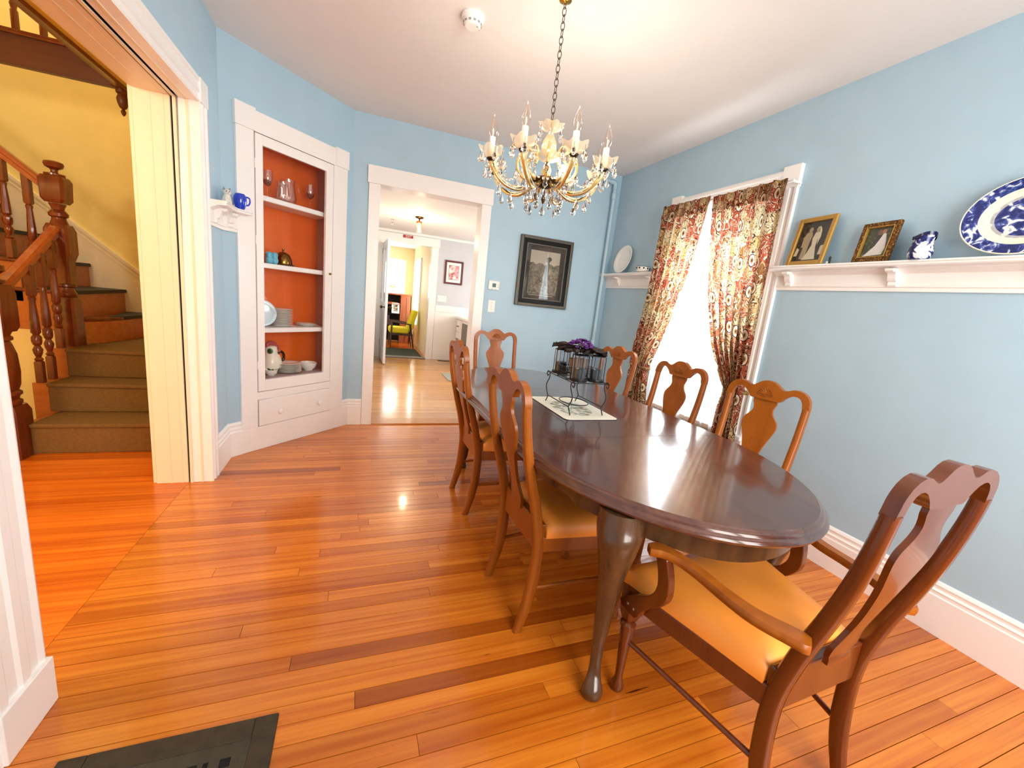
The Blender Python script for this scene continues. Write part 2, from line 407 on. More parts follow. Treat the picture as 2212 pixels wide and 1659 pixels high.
mb.build('hall_side_casing', CREAM, cas, bevel=.004)

# --- doorway to the kitchen
dc = struct(thing('trim_2', 'x', 'x'), 'plain white casing with overhanging head board around kitchen doorway'); del dc['category']
MB().box(.062, YB-.022, 0, DX0, YB, DZ).build('side_casing', WHITE, dc, bevel=.003)
MB().box(DX1, YB-.022, 0, 1.163, YB, DZ).build('side_casing', WHITE, dc, bevel=.003)
MB().box(.05, YB-.028, DZ, 1.175, YB, DZ+.145).build('head_board', WHITE, dc, bevel=.004)
mb = MB(); mb.box(DX0-.02, YB-.004, 0, DX0, YB+.15, DZ); mb.box(DX1, YB-.004, 0, DX1+.02, YB+.15, DZ); mb.box(DX0-.02, YB-.004, DZ, DX1+.02, YB+.15, DZ+.02)
mb.build('jamb', WHITE, dc)
MB().box(DX0, YB-.03, -.004, DX1, YB+.14, .012).build('threshold', wood('threshold_wood', srgb(176, 106, 40), srgb(206, 140, 66), .3, (2, 30, 30), coat=.3), dc, bevel=.003)

# --- window in the right wall
win = struct(thing('window_1', 'x', 'x'), 'tall white sash window behind sheer and paisley curtains'); del win['category']
casing_v('side_casing', win, (XR, WY0, 0), (0, -1, 0), (-1, 0, 0), WZ0, WZ1, scale=1.08)
casing_v('side_casing', win, (XR, WY1, 0), (0, 1, 0), (-1, 0, 0), WZ0, WZ1, scale=1.08)
HEADP = [(0, 0), (.016, 0), (.016, .05), (.022, .055), (.022, .075), (.030, .082), (.030, .098), (.018, .112), (0, .112)]
casing_h('head_casing', win, (XR, WY0-.0, 0), (XR, WY1+.0, 0), (-1, 0, 0), WZ1, prof=HEADP)
for yy in (WY0-.118, WY1-.002): MB().box(XR-.030, yy, WZ1-.005, XR, yy+.12, WZ1+.13).build('corner_block', WHITE, win, bevel=.003)
MB().box(XR-.06, WY0-.13, WZ0-.03, XR+.1, WY1+.13, WZ0).build('window_sill', WHITE, win, bevel=.004)
MB().box(XR-.018, WY0-.11, WZ0-.12, XR, WY1+.11, WZ0-.03).build('apron', WHITE, win, bevel=.003)
mb = MB(); mb.box(XR, WY0, WZ0, XR+.14, WY0+.02, WZ1); mb.box(XR, WY1-.02, WZ0, XR+.14, WY1, WZ1); mb.box(XR, WY0, WZ1-.02, XR+.14, WY1, WZ1)
mb.build('jamb', WHITE, win)
ZM = (WZ0+WZ1)/2
def sash(x, z0, z1):
    mb = MB(); a, b = WY0+.02, WY1-.02
    mb.box(x, a, z0, x+.035, a+.05, z1); mb.box(x, b-.05, z0, x+.035, b, z1); mb.box(x, a+.05, z0, x+.035, b-.05, z0+.05); mb.box(x, a+.05, z1-.05, x+.035, b-.05, z1)
    s = mb.build('sash', WHITE, win, bevel=.003)
    MB().box(x+.014, a+.05, z0+.05, x+.018, b-.05, z1-.05).build('pane', TGLASS, s)
sash(XR+.04, WZ0, ZM+.03); sash(XR+.08, ZM-.03, WZ1-.02)

# --- window opposite the kitchen door (behind the photographer)
w2 = struct(thing('window_2', 'x', 'x'), 'wide white window in the wall opposite the kitchen'); del w2['category']
mb = MB(); mb.box(.25, YN, .68, .35, YN+.02, 2.42); mb.box(2.25, YN, .68, 2.35, YN+.02, 2.42); mb.box(.35, YN, 2.35, 2.25, YN+.02, 2.45); mb.box(.3, YN, .66, 2.3, YN+.05, .75)
mb.build('casing', WHITE, w2, bevel=.003)
mb = MB()
for a in (.35, .97, 1.6, 2.21): mb.box(a, YN-.09, .75, a+.04, YN-.05, 2.35)
for a in (.75, 1.54, 2.31): mb.box(.35, YN-.09, a, 2.25, YN-.05, a+.04)
mb.build('sash', WHITE, w2)
MB().box(.36, YN-.075, .76, 2.24, YN-.07, 2.34).build('pane', TGLASS, w2)

# --- plate rails
RAIL = [(0, 0), (.012, 0), (.012, .018), (.018, .022), (.018, .03), (.014, .034), (.014, .088), (.026, .096), (.040, .104), (.052, .108), (.052, .112), (.100, .116), (.104, .121), (.100, .127), (.108, .132), (.104, .140), (0, .140)]
def plate_rail(name, a, b, nrm, z, brackets, label):
    a, b, nrm = Vector(a), Vector(b), Vector(nrm); root = thing(name, label, 'shelf', (a.x, a.y, z))
    o = a.copy(); mb = MB(); sweep(mb, a-o, b-o, nrm, RAIL); mb.build('ledge', WHITE, root)
    t = (b-a).normalized(); L = (b-a).length
    for k in brackets:
        c = t*k; mb = MB()
        poly = [(.014, .108), (.080, .108), (.082, .096), (.070, .088), (.066, .094), (.058, .092), (.050, .078), (.046, .062), (.040, .050), (.030, .046), (.032, .030), (.026, .022), (.014, .026)]
        mb.prism(poly, lambda d, h: c - t*.019 + nrm*d + Vector((0, 0, h)), lambda d, h: c + t*.019 + nrm*d + Vector((0, 0, h)))
        mb.build('bracket', WHITE, root, bevel=.002)
    return root
RZ = 1.553
plate_rail('plate_rail', (XR, 2.03, 0), (XR, .15, 0), (-1, 0, 0), RZ, (.10, .655, 1.2, 1.7), 'long white plate rail holding photographs, a pitcher and a blue platter')
plate_rail('plate_rail', (XR, YB-.002, 0), (XR, 3.16, 0), (-1, 0, 0), RZ, (.25, .76), 'short white plate rail holding a plain plate and a small cup')
# the stub beside the hall opening turns the corner onto the cabinet wall
pr = thing('plate_rail', 'stub of white plate rail beside the china cabinet holding a cat figurine', 'shelf', (XL, 2.99, RZ))
o = Vector((XL, 2.99, 0)); mb = MB(); cr = Vector((XL, 3.295, 0)); b1 = (Vector((1, 0, 0)) + -DN).normalized()
k = 1/ math.cos(R_(22.5))
bis = b1*k; P0 = Vector((XL, 2.985, 0)); P1 = Vector((XL, 3.272, 0)); P2 = diag(.079, .02, 0)
rings = []
for p, nn in ((P0, Vector((1, 0, 0))), (P1, bis), (P2, -DN)):
    rings.append([p - o + nn*d + Vector((0, 0, h)) for d, h in RAIL])
mb.loft(rings); mb.build('ledge', WHITE, pr)
mb = MB(); e = diag(.079, .02, 0) - o
rings = []
for p, dmin in ((diag(.079, .02, 0)-o, 1), (diag(.13, .02, 0)-o, 1)):
    rings.append([p - DN*d + Vector((0, 0, h)) for d, h in ((.03, .114), (.100, .116), (.104, .121), (.100, .127), (.108, .132), (.104, .140), (.03, .140))])
mb.loft(rings); mb.build('ledge_end', WHITE, pr)
for c, nn, t in ((Vector((XL, 3.09, 0))-o, Vector((1, 0, 0)), Vector((0, 1, 0))), (diag(.03, .02, 0)-o, -DN, DT)):
    mb = MB(); poly = [(.014, .108), (.080, .108), (.082, .096), (.070, .088), (.058, .092), (.050, .078), (.046, .062), (.040, .050), (.030, .046), (.032, .030), (.026, .022), (.014, .026)]
    mb.prism(poly, lambda d, h: c - t*.017 + nn*d + Vector((0, 0, h)), lambda d, h: c + t*.017 + nn*d + Vector((0, 0, h)))
    mb.build('bracket', WHITE, pr, bevel=.002)

# --- heating pipe in the corner
pipe = thing('heating_pipe', 'thin painted vertical pipe with elbow in the room corner', 'pipe', (2.45, 3.99, 0))
MB().tube([(0, 0, 0), (0, 0, 2.58)], .017, 12).build('riser', PIPE, pipe, smooth=40)
MB().tube([(0, 0, 2.60), (-.30, 0, 2.63)], .017, 12).build('branch', PIPE, pipe, smooth=40)
mb = MB(); mb.tube(curve([(0, 0, 2.53), (0, 0, 2.58), (-.015, 0, 2.603), (-.06, 0, 2.607)], 5), .023, 12); mb.build('elbow', PIPE, pipe, smooth=40)
for z in (2.44, .92): MB().lathe([(.016, 0), (.023, .004), (.023, .06), (.016, .066)], 14, c=(0, 0, z)).build('coupling', PIPE, pipe, smooth=40)
# ================================================================== CORNER CHINA CABINET (local x along wall, y into the corner)
cab = thing('corner_china_cabinet', 'white built-in corner china cabinet with glass door and orange interior', 'cabinet', tuple(DA), R_(45))
def cbox(name, b, mat, par=None, bevel=.003): return MB().box(*b).build(name, mat, par or cab, bevel=bevel)
cbox('side_casing', (.079, -.002, .18, .197, .02, 2.215), WHITE); cbox('side_casing', (.853, -.002, .18, .993, .02, 2.215), WHITE)
cbox('corner_block', (.072, -.010, 2.215, .207, .02, 2.352), WHITE); cbox('corner_block', (.867, -.010, 2.215, 1.0, .02, 2.352), WHITE)
cbox('head_board', (.207, -.003, 2.215, .867, .02, 2.340), WHITE)
MB().box(.200, -.008, 2.212, .865, .001, 2.224).build('head_bead', WHITE, cab)
cbox('base_board', (-.02, -.001, 0, 1.083, .02, .180), WHITE)
cbox('face_rail', (.197, .003, .388, .853, .02, .446), WHITE, bevel=.001)
dr = cbox('drawer', (.207, -.003, .184, .874, .30, .384), WHITE)
for t in (.369, .731): MB().lathe([(.006, 0), (.006, .012), (.019, .016), (.022, .023), (.018, .031), (.002, .034)], 16, Matrix.Translation((t, -.003, .278)) @ Matrix.Rotation(R_(90), 4, 'X')).build('knob', WHITE, dr, smooth=50)
mb = MB(); a0, a1, z0, z1 = .204, .846, .452, 2.208; g0, g1, h0, h1 = .256, .779, .536, 2.144
mb.box(a0, -.004, z0, g0, .018, z1); mb.box(g1, -.004, z0, a1, .018, z1); mb.box(g0, -.004, z0, g1, .018, h0); mb.box(g0, -.004, h1, g1, .018, z1)
dd = mb.build('door', WHITE, cab, bevel=.0015)
MB().box(g0-.004, .006, h0-.004, g1+.004, .009, h1+.004).build('pane', PANE, dd)
lt = MB(); lt.box(.815, -.010, 1.355, .838, -.004, 1.372); lt.build('latch', BRASS, dd)
for z in (1.99, 1.50, .62): MB().box(.197, -.008, z, .208, -.001, z+.06).build('hinge', WHITE, dd)
CDEP = .27
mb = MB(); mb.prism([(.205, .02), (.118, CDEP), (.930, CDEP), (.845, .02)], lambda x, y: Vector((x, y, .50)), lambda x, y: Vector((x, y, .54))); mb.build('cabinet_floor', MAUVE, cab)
mb = MB(); mb.prism([(.205, .02), (.118, CDEP), (.930, CDEP), (.845, .02)], lambda x, y: Vector((x, y, 2.20)), lambda x, y: Vector((x, y, 2.23))); mb.build('cabinet_top', ORANGE, cab)
MB().box(.10, CDEP, .50, .95, CDEP+.01, 2.23).build('back_panel', ORANGE, cab)
for s in (0, 1):
    xa, xb = ((.205, .118), (.845, .930))[s]; e = -.01 if s == 0 else .01
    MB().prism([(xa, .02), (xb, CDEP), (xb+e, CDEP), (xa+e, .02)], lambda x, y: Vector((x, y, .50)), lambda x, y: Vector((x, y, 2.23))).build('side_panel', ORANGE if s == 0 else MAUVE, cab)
SHELVES = (.915, 1.384, 1.842)
for z in SHELVES:
    MB().prism([(.212, .045), (.124, CDEP-.002), (.924, CDEP-.002), (.838, .045)], lambda x, y: Vector((x, y, z-.036)), lambda x, y: Vector((x, y, z))).build('shelf', WHITE, cab, bevel=.006)

# --- china on its shelves (every piece its own thing)
def incab(t, d, z): return tuple(diag(t, d, z))
JUGGL = thin_glass('bright_cut_glass', (1, .98, .96), .13)
def goblet(t, d, z, label, bowl=SMOKE):
    r = thing('wine_glass', label, 'glass', incab(t, d, z), 0, None)
    MB().lathe([(.030, 0), (.030, .003), (.006, .008), (.004, .02), (.004, .085), (.006, .09)], 20).build('stem', TGLASS, r, smooth=50)
    MB().lathe([(.004, .088), (.020, .098), (.031, .12), (.034, .145), (.031, .195), (.0298, .195), (.0325, .145), (.029, .12), (.018, .10), (.003, .094)], 20).build('bowl', JUGGL, r, smooth=60)
    MB().lathe([(.004, .0885), (.0195, .0985), (.0295, .118), (.0315, .128), (.027, .124), (.002, .118)], 20).build('tinted_base', bowl, r, smooth=60)
goblet(.395, .15, SHELVES[2], 'smoky wine glass beside the glass jugs on the top cabinet shelf')
goblet(.345, .20, SHELVES[2], 'smoky wine glass at the hinge end of the top cabinet shelf')
goblet(.755, .15, SHELVES[2], 'smoky wine glass standing alone past the glass jugs on the top shelf')
def jug(t, d, z, s, label):
    r = thing('glass_jug', label, 'jug', incab(t, d, z), R_(45))
    MB().lathe([(.035*s, 0), (.052*s, .01*s), (.058*s, .05*s), (.05*s, .1*s), (.043*s, .13*s), (.048*s, .17*s), (.046*s, .17*s), (.041*s, .13*s), (.047*s, .1*s), (.054*s, .05*s), (.045*s, .015*s), (.002, .012*s)], 22).build('jug_body', JUGGL, r, smooth=60)
    MB().tube(curve([(.045*s, 0, .155*s), (.075*s, 0, .15*s), (.09*s, 0, .11*s), (.08*s, 0, .06*s), (.055*s, 0, .045*s)], 6), .006*s, 8).build('handle', TGLASS, r, smooth=60)
jug(.485, .11, SHELVES[2], .82, 'small cut glass jug in front on the top cabinet shelf')
jug(.585, .185, SHELVES[2], 1.08, 'tall clear glass jug with a looped handle on the top cabinet shelf')
SPECK = paint('speckled_blue_glaze', srgb(96, 178, 202), .3, var=.25, nscale=120, bump=0)
for t, w in ((.360, 'beside the cabinet door hinge'), (.403, 'next to the brass dome')):
    o = MB().lathe([(.014, 0), (.022, .012), (.026, .03), (.022, .046), (.020, .052), (.024, .066), (.02, .08), (.008, .086), (.002, .086)], 18).build('blue_shaker', SPECK, smooth=60, loc=incab(t, .09, SHELVES[1]))
    tag(o, 'speckled turquoise shaker ' + w, 'shaker')
r = thing('brass_dome', 'polished brass dome cover with a knob resting on a plate', 'dome', incab(.525, .16, SHELVES[1]))
MB().lathe([(.05, 0), (.075, .004), (.09, .010), (.088, .012), (.05, .008), (.002, .006)], 26).build('plate', BRASS, r, smooth=40)
MB().lathe([(.064, .010), (.066, .018), (.062, .05), (.048, .082), (.024, .100), (.006, .106), (.005, .112), (.010, .118), (.009, .126), (.002, .129)], 26).build('dome_cover', paint('dark_brass', srgb(138, 100, 44), .18, metal=1, bump=0), r, smooth=50)
PLATE = [(.002, .004), (.045, .004), (.05, 0), (.055, .002), (.072, .010), (.086, .0140), (.087, .0152), (.086, .0162), (.07, .0125), (.052, .006), (.002, .0065)]
plate_me = MB().lathe(PLATE, 28).mesh('plate', CHINA); plate_me.polygons.foreach_set('use_smooth', [True]*len(plate_me.polygons))
ORD = 'first second third fourth fifth sixth seventh eighth ninth tenth eleventh twelfth'.split()
def plates(n, t, d, z, s, dz, label, group):
    for k in range(n):
        o = bpy.data.objects.new('plate', plate_me); COL.objects.link(o); o.location = incab(t, d, z+k*dz); o.scale = (s, s, s)
        tag(o, label % ORD[n-1-k], 'plate', group)
plates(12, .50, .155, SHELVES[0], 1.0, .0112, '%s plate from the top in the tall white stack on the middle shelf', 'plates stacked on the middle shelf')
plates(2, .735, .155, SHELVES[0], .98, .008, '%s plate from the top of the white pair by the mauve side panel', 'pair of plates on the middle shelf')
plates(7, .545, .135, .54, 1.18, .0105, '%s plate from the top in the white stack on the cabinet floor', 'plates stacked on the cabinet floor')
o = bpy.data.objects.new('plate', MB().lathe(PLATE, 28).mesh('plate', paint('pale_blue_china', srgb(206, 230, 236), .2, bump=0, coat=.4))); COL.objects.link(o)
o.data.polygons.foreach_set('use_smooth', [True]*len(o.data.polygons))
o.scale = (1.15,)*3; o.location = incab(.352, .17, SHELVES[0]+.0975); o.rotation_euler = (R_(78), 0, R_(20))
tag(o, 'pale blue plate leaning upright beside the stacked plates', 'plate')
def bowl(t, d, z, s, label):
    o = MB().lathe([(.03*s, 0), (.032*s, .006*s), (.05*s, .02*s), (.058*s, .045*s), (.06*s, .058*s), (.057*s, .058*s), (.054*s, .045*s), (.046*s, .024*s), (.002, .012*s)], 26).build('white_bowl', CHINA, smooth=60, loc=incab(t, d, z))
    tag(o, label, 'bowl')
bowl(.735, .13, .54, 1.15, 'white bowl by the mauve side panel on the cabinet floor')
bowl(.375, .10, .54, .8, 'small white bowl in front of the rooster jug')
# rooster jug
r = thing('rooster_jug', 'white painted jug with red comb and black handle on the cabinet floor', 'jug', incab(.435, .18, .54), R_(45))
mj, nt, b = new_mat('painted_jug_glaze'); tc = N(nt, 'ShaderNodeTexCoord'); vo = N(nt, 'ShaderNodeTexVoronoi'); vo.inputs['Scale'].default_value = 15
nt.links.new(tc.outputs['Object'], vo.inputs['Vector']); rp = ramp(nt, [(.0, srgb(30, 60, 36)), (.30, srgb(44, 84, 44)), (.36, srgb(238, 230, 210)), (1, srgb(240, 234, 216))])
nt.links.new(vo.outputs['Distance'], rp.inputs[0]); nt.links.new(rp.outputs[0], b.inputs['Base Color']); b.inputs['Roughness'].default_value = .2
MB().lathe([(.05, 0), (.056, .008), (.075, .05), (.078, .09), (.062, .14), (.045, .175), (.042, .20), (.036, .215), (.002, .22)], 26).build('jug_body', mj, r, smooth=60)
MB().tube(curve([(.050, 0, .155), (.085, 0, .165), (.108, 0, .14), (.105, 0, .10), (.078, 0, .08)], 6), .010, 10).build('handle', paint('black_glaze', srgb(20, 18, 16), .2, bump=0), r, smooth=60)
mb = MB()
for k in range(7):
    a = k/6; mb.ball((-.03+.095*a, 0, .225+.022*math.sin(PI*a)-.05*a*a), .017, .012, .02, 10, 6)
mb.build('comb', paint('red_glaze', srgb(176, 74, 72), .3, bump=0), r, smooth=60)

# ================================================================== HALL AND STAIRCASE
HY = 5.0
wall_y('wall_hall_far', HY, HY+.1, -3.7, -.9, 0, 5.2, YELLOW)
wall_x('wall_hall_left', -3.7, -3.6, -.4, HY, 0, 5.2, YELLOW)
wall_y('wall_hall_near', -.4, -.3, -3.6, -1.08, 0, 5.2, YELLOW)
mb = MB(); mb.box(-1.10, OP1+.12, 0, -1.08, HY, 2.5); mb.box(-1.10, -.3, 0, -1.08, OP0-.12, 2.5); mb.box(-1.10, -.3, OPZ+.11, -1.08, OP1+.2, 2.5); mb.box(-1.10, -.3, 2.5, -1.08, HY, 5.2)
struct(mb.build('wall_hall_right', YELLOW))
mb = MB(); mb.box(-1.60, -.3, 2.50, -1.10, HY, 2.62); mb.box(-3.6, -.3, 2.5, -1.6, 1.2, 2.62)
struct(mb.build('ceiling_hall', YELLOW))
struct(MB().box(-3.7, -.4, 5.2, -1.0, HY+.1, 5.3).build('ceiling_upstairs', CEIL))

st = thing('staircase', 'dark oak staircase with carpeted lower steps, turned newels and winder treads', 'staircase', (0, 0, 0))
RS = .205
ysteps = [3.42, 3.70, 3.93]
for i, y0 in enumerate(ysteps):
    z0, z1 = i*RS, (i+1)*RS; y1 = 4.98 if i == 2 else ysteps[i+1]+.05
    s = MB().box(-2.0 if i == 0 else -2.068, y0+.012, 0, -1.102, y1, z1 if i else z1-.012).build('step', RISERW, st)
    xc = -1.945 if i == 0 else -1.985
    mb = MB(); mb.box(xc, y0+.002, z0+.004, -1.102, y0+.018, z1); mb.box(xc, y0-.012, z1-.022, -1.102, y1-.03, z1+.004)
    mb.build('carpet', CARPET, s, bevel=.009, seg=3)
# winder step (curved riser) and straight flight rising along the far wall
def tread(poly, z, riser_path, name='winder_step'):
    s = MB().prism(poly, lambda x, y: Vector((x, y, z-RS)), lambda x, y: Vector((x, y, z-.028))).build(name, RISERW, st)
    cx = sum(p[0] for p in poly)/len(poly); cy = sum(p[1] for p in poly)/len(poly)
    MB().prism(poly, lambda x, y: Vector((x, y, z-.028)), lambda x, y: Vector((x, y, z))).build('tread', STAIRW, s, bevel=.006)
    return s
w4 = [(-2.00, 4.21), (-1.93, 4.32), (-1.88, 4.50), (-1.84, 4.75), (-1.80, 4.985), (-2.10, 4.985), (-2.10, 4.21)]
s4 = tread(w4, 4*RS, None)
MB().prism([(-1.925, 4.40), (-1.865, 4.55), (-1.79, 4.985), (-2.04, 4.985)], lambda x, y: Vector((x, y, 4*RS-.02)), lambda x, y: Vector((x, y, 4*RS+.003))).build('rubber_tread', TREADB, s4)
for k in range(5, 13):
    xr = -2.05 - (k-5)*.246; z = k*RS
    s = MB().box(xr-.60, 4.14, z-RS-.1, xr, 4.985, z-.028).build('step', RISERW, st)
    MB().box(xr-.60, 4.12, z-.028, xr+.022, 4.985, z).build('tread', STAIRW, s, bevel=.008)
    MB().box(xr-.24, 4.20, z-.026, xr+.026, 4.955, z+.003).build('rubber_tread', TREADB, s)
# skirting board that follows the flight
sl = RS/.246
def skirt(x): return 1.38 + (-2.17 - x)*sl*1.0
mb = MB(); mb.prism([(-3.55, skirt(-3.55)-.5), (-3.55, skirt(-3.55)), (-1.55, skirt(-1.55)), (-1.12, skirt(-1.55)), (-1.12, .4), (-1.62, .4)], lambda x, z: Vector((x, HY-.012, z)), lambda x, z: Vector((x, HY, z))); mb.build('wall_skirting', CREAM, st)
mb = MB()
for dz, w, dd_ in ((0, .03, .02), (-.045, .012, .016)): mb.prism([(-3.55, skirt(-3.55)+dz), (-1.55, skirt(-1.55)+dz), (-1.55, skirt(-1.55)+dz+w), (-3.55, skirt(-3.55)+dz+w)], lambda x, z: Vector((x, HY-dd_, z)), lambda x, z: Vector((x, HY, z)))
mb.build('skirting_cap', CREAM, st)
MB().prism([(-3.58, 0), (-3.58, 1.9), (-2.35, .9), (-2.12, .70), (-2.12, 0)], lambda x, z: Vector((x, 4.145, z)), lambda x, z: Vector((x, 4.16, z))).build('spandrel', YELLOW, st)
def sq(mb, c, prof, M=None):
    """stack of square (w, z) sections with chamfered corners"""
    rings = []
    for w, z in prof:
        k = w*.78; rings.append([Vector((c[0]+x, c[1]+y, z)) for x, y in ((-k, -w), (k, -w), (w, -k), (w, k), (k, w), (-k, w), (-w, k), (-w, -k))])
    mb.loft(rings)
NA, NB = (-2.030, 3.395), (-2.045, 4.13)
mb = MB(); g = 1.4; sq(mb, NA, [(.062*g, 0), (.062*g, .30), (.052*g, .34)]); mb.lathe([(r*g, z) for r, z in [(.05, .34), (.056, .355), (.056, .37), (.046, .38), (.05, .40), (.058, .41), (.058, .425), (.048, .435), (.056, .47), (.06, .55), (.056, .66), (.045, .72), (.04, .74), (.05, .75), (.05, .765), (.042, .775), (.05, .80)]], 20, c=(NA[0], NA[1], 0)); sq(mb, NA, [(.05*g, .80), (.058*g, .83), (.058*g, 1.03), (.05*g, 1.08)]); mb.lathe([(r*g, z) for r, z in [(.03, 1.08), (.05, 1.09), (.05, 1.105), (.03, 1.11), (.03, 1.13), (.052, 1.16), (.05, 1.19), (.02, 1.205), (.001, 1.206)]], 18, c=(NA[0], NA[1], 0))
mb.build('newel_post', STAIRW, st, smooth=35)
mb = MB(); c = NB; sq(mb, c, [(.066, .615), (.062, .95), (.05, .98)]); mb.lathe([(.05, .98), (.058, .99), (.06, 1.01), (.046, 1.03), (.044, 1.05), (.058, 1.06), (.058, 1.075)], 18, c=(c[0], c[1], 0)); sq(mb, c, [(.05, 1.08), (.050, 1.24), (.068, 1.30), (.068, 1.46), (.054, 1.50)]); mb.lathe([(.052, 1.50), (.040, 1.53), (.038, 1.545), (.052, 1.555), (.054, 1.575), (.044, 1.59), (.034, 1.60), (.036, 1.615), (.048, 1.64)], 18, c=(c[0], c[1], 0)); sq(mb, c, [(.05, 1.645), (.066, 1.67), (.070, 1.80), (.058, 1.825)])
mb.lathe([(.05, 1.825), (.056, 1.83), (.056, 1.842), (.022, 1.846), (.018, 1.86), (.022, 1.872), (.046, 1.885), (.054, 1.905), (.050, 1.92), (.03, 1.928), (.001, 1.929)], 18, c=(c[0], c[1], 0))
mb.build('newel_post', STAIRW, st, smooth=35)
def rail(a, b, name='handrail'):
    a, b = Vector(a), Vector(b); t = (b-a).normalized(); sd = t.cross(Vector((0, 0, 1))).normalized(); up = sd.cross(t)
    prof = [(-.022, -.03), (-.022, -.005), (-.034, .004), (-.034, .018), (-.020, .030), (.020, .030), (.034, .018), (.034, .004), (.022, -.005), (.022, -.03)]
    mb = MB(); mb.loft([[p + sd*x + up*y for x, y in prof] for p in (a, b)]); mb.build(name, wood('handrail_oak', srgb(140, 62, 20), srgb(176, 88, 34), .25, (20, 20, 4), coat=.3), st)
rail((NA[0], NA[1]+.05, 1.02), (NB[0], NB[1]-.05, 1.46))
rail((NB[0]-.06, NB[1], 1.76), (-3.5, NB[1], 1.76+(3.5-2.105)*sl))
def bal(x, y, z0, z1):
    h = z1-z0; g = 1.2; mb = MB(); sq(mb, (x, y), [(.021, z0), (.021, z0+.18*h), (.017, z0+.19*h)])
    P = [(.014, .19), (.02, .205), (.011, .225), (.019, .26), (.022, .29), (.012, .325), (.018, .335), (.022, .36), (.022, .40), (.013, .42), (.021, .44), (.019, .55), (.013, .70), (.017, .73), (.012, .745)]
    mb.lathe([(r*g, z0+k*h) for r, k in P], 10, c=(x, y, 0)); sq(mb, (x, y), [(.017, z0+.745*h), (.021, z0+.76*h), (.021, z1)])
    mb.build('baluster', STAIRW, st, smooth=35)
for x, y, k in ((-2.03, 3.735, 2), (-2.035, 3.86, 2), (-2.04, 3.995, 3)):
    bal(x, y, k*RS, 1.0 + (y-3.45)*.44/.63)
for j in range(9):
    x = -2.20 - j*.123; k = 5 + int((-2.05 - x)/.246); bal(x, NB[1]+.0, k*RS, 1.735 + (-2.105 - x)*sl)
# landing edge above the hall
lb = thing('landing_balustrade', 'dark brown landing fascia with balusters and hanging drop finial over the stairs', 'balustrade', (-1.63, 4.14, 2.3))
bx = lambda x0, y0, z0, x1, y1, z1: MB().box(x0+1.63, y0-4.14, z0-2.3, x1+1.63, y1-4.14, z1-2.3)
FASC = wood('dark_fascia_wood', srgb(84, 40, 22), srgb(104, 54, 30), .4, (3, 20, 20))
bx(-3.6, 4.12, 2.49, -1.62, 4.16, 2.67).build('fascia', FASC, lb)
bx(-3.6, 4.09, 2.67, -1.62, 4.18, 2.70).build('nosing', STAIRW, lb, bevel=.006)
bx(-1.645, 1.2, 2.485, -1.60, 4.12, 2.68).build('side_fascia', wood('tan_fascia_wood', srgb(120, 78, 40), srgb(140, 96, 52), .4, (20, 3, 20)), lb)
bx(-1.612, 1.2, 2.475, -1.588, 4.14, 2.50).build('edge_bead', STAIRW, lb)
mb = MB(); mb.lathe([(.001, .0), (.01, .01), (.016, .03), (.008, .045), (.02, .055), (.03, .08), (.036, .11), (.026, .14), (.036, .15), (.036, .17)], 16, c=(0, 0, .015)); sq(mb, (0, 0), [(.036, .185), (.05, .20), (.05, .42)])
mb.build('drop_finial', FASC, lb, smooth=35)
for j in range(9):
    x = -.12 - j*.14
    mb = MB(); P = [(.02, 0), (.02, .12), (.014, .13), (.02, .16), (.012, .18), (.021, .22), (.02, .30), (.012, .45), (.018, .5), (.018, .8)]
    mb.lathe([(r, .40+z) for r, z in P], 10, c=(x, 0, 0)); mb.build('baluster', STAIRW, lb, smooth=35)
bx(-3.6, 4.11, 3.48, -1.58, 4.17, 3.53).build('landing_rail', STAIRW, lb)
# unseen ceiling lamp added out of the picture to light the hall
hl = thing('added_hall_lamp', 'unseen round frosted lamp added over the hall floor for light', 'lamp', (-2.35, .95, 2.5))
MB().lathe([(.001, -.07), (.08, -.06), (.12, -.02), (.125, -.003), (.001, -.002)], 24).build('shade', emit('warm_hall_glow', (1, .72, .36), 5), hl, smooth=50)
point('added_hall_light', (-2.35, .95, 2.34), 105, (1.0, .90, .70), .28)
# ================================================================== KITCHEN BEYOND THE DOORWAY
KY, KZ = 8.25, 2.35
KF = wood('kitchen_floor_boards', srgb(206, 134, 62), srgb(232, 170, 92), .22, (1.2, 40, 1), coat=.4, world=True, contrast=(.3, .7))
nt = KF.node_tree; b = nt.nodes['Principled BSDF']; src = b.inputs['Base Color'].links[0].from_socket
g = N(nt, 'ShaderNodeNewGeometry'); sx = N(nt, 'ShaderNodeSeparateXYZ'); nt.links.new(g.outputs['Position'], sx.inputs[0])
dv = N(nt, 'ShaderNodeMath', operation='DIVIDE'); dv.inputs[1].default_value = BW; nt.links.new(sx.outputs['Y'], dv.inputs[0])
fr = N(nt, 'ShaderNodeMath', operation='FRACT'); nt.links.new(dv.outputs[0], fr.inputs[0])
gr = N(nt, 'ShaderNodeMath', operation='GREATER_THAN'); gr.inputs[1].default_value = .07; nt.links.new(fr.outputs[0], gr.inputs[0])
fl = N(nt, 'ShaderNodeMath', operation='FLOOR'); nt.links.new(dv.outputs[0], fl.inputs[0])
wn = N(nt, 'ShaderNodeTexWhiteNoise', noise_dimensions='1D'); nt.links.new(fl.outputs[0], wn.inputs['W'])
rp = ramp(nt, [(0, (.74, .70, .66)), (1, (1, 1, 1))]); nt.links.new(wn.outputs['Value'], rp.inputs[0])
m1 = N(nt, 'ShaderNodeMix', data_type='RGBA', blend_type='MULTIPLY'); m1.inputs[0].default_value = 1; nt.links.new(src, m1.inputs[6]); nt.links.new(rp.outputs[0], m1.inputs[7])
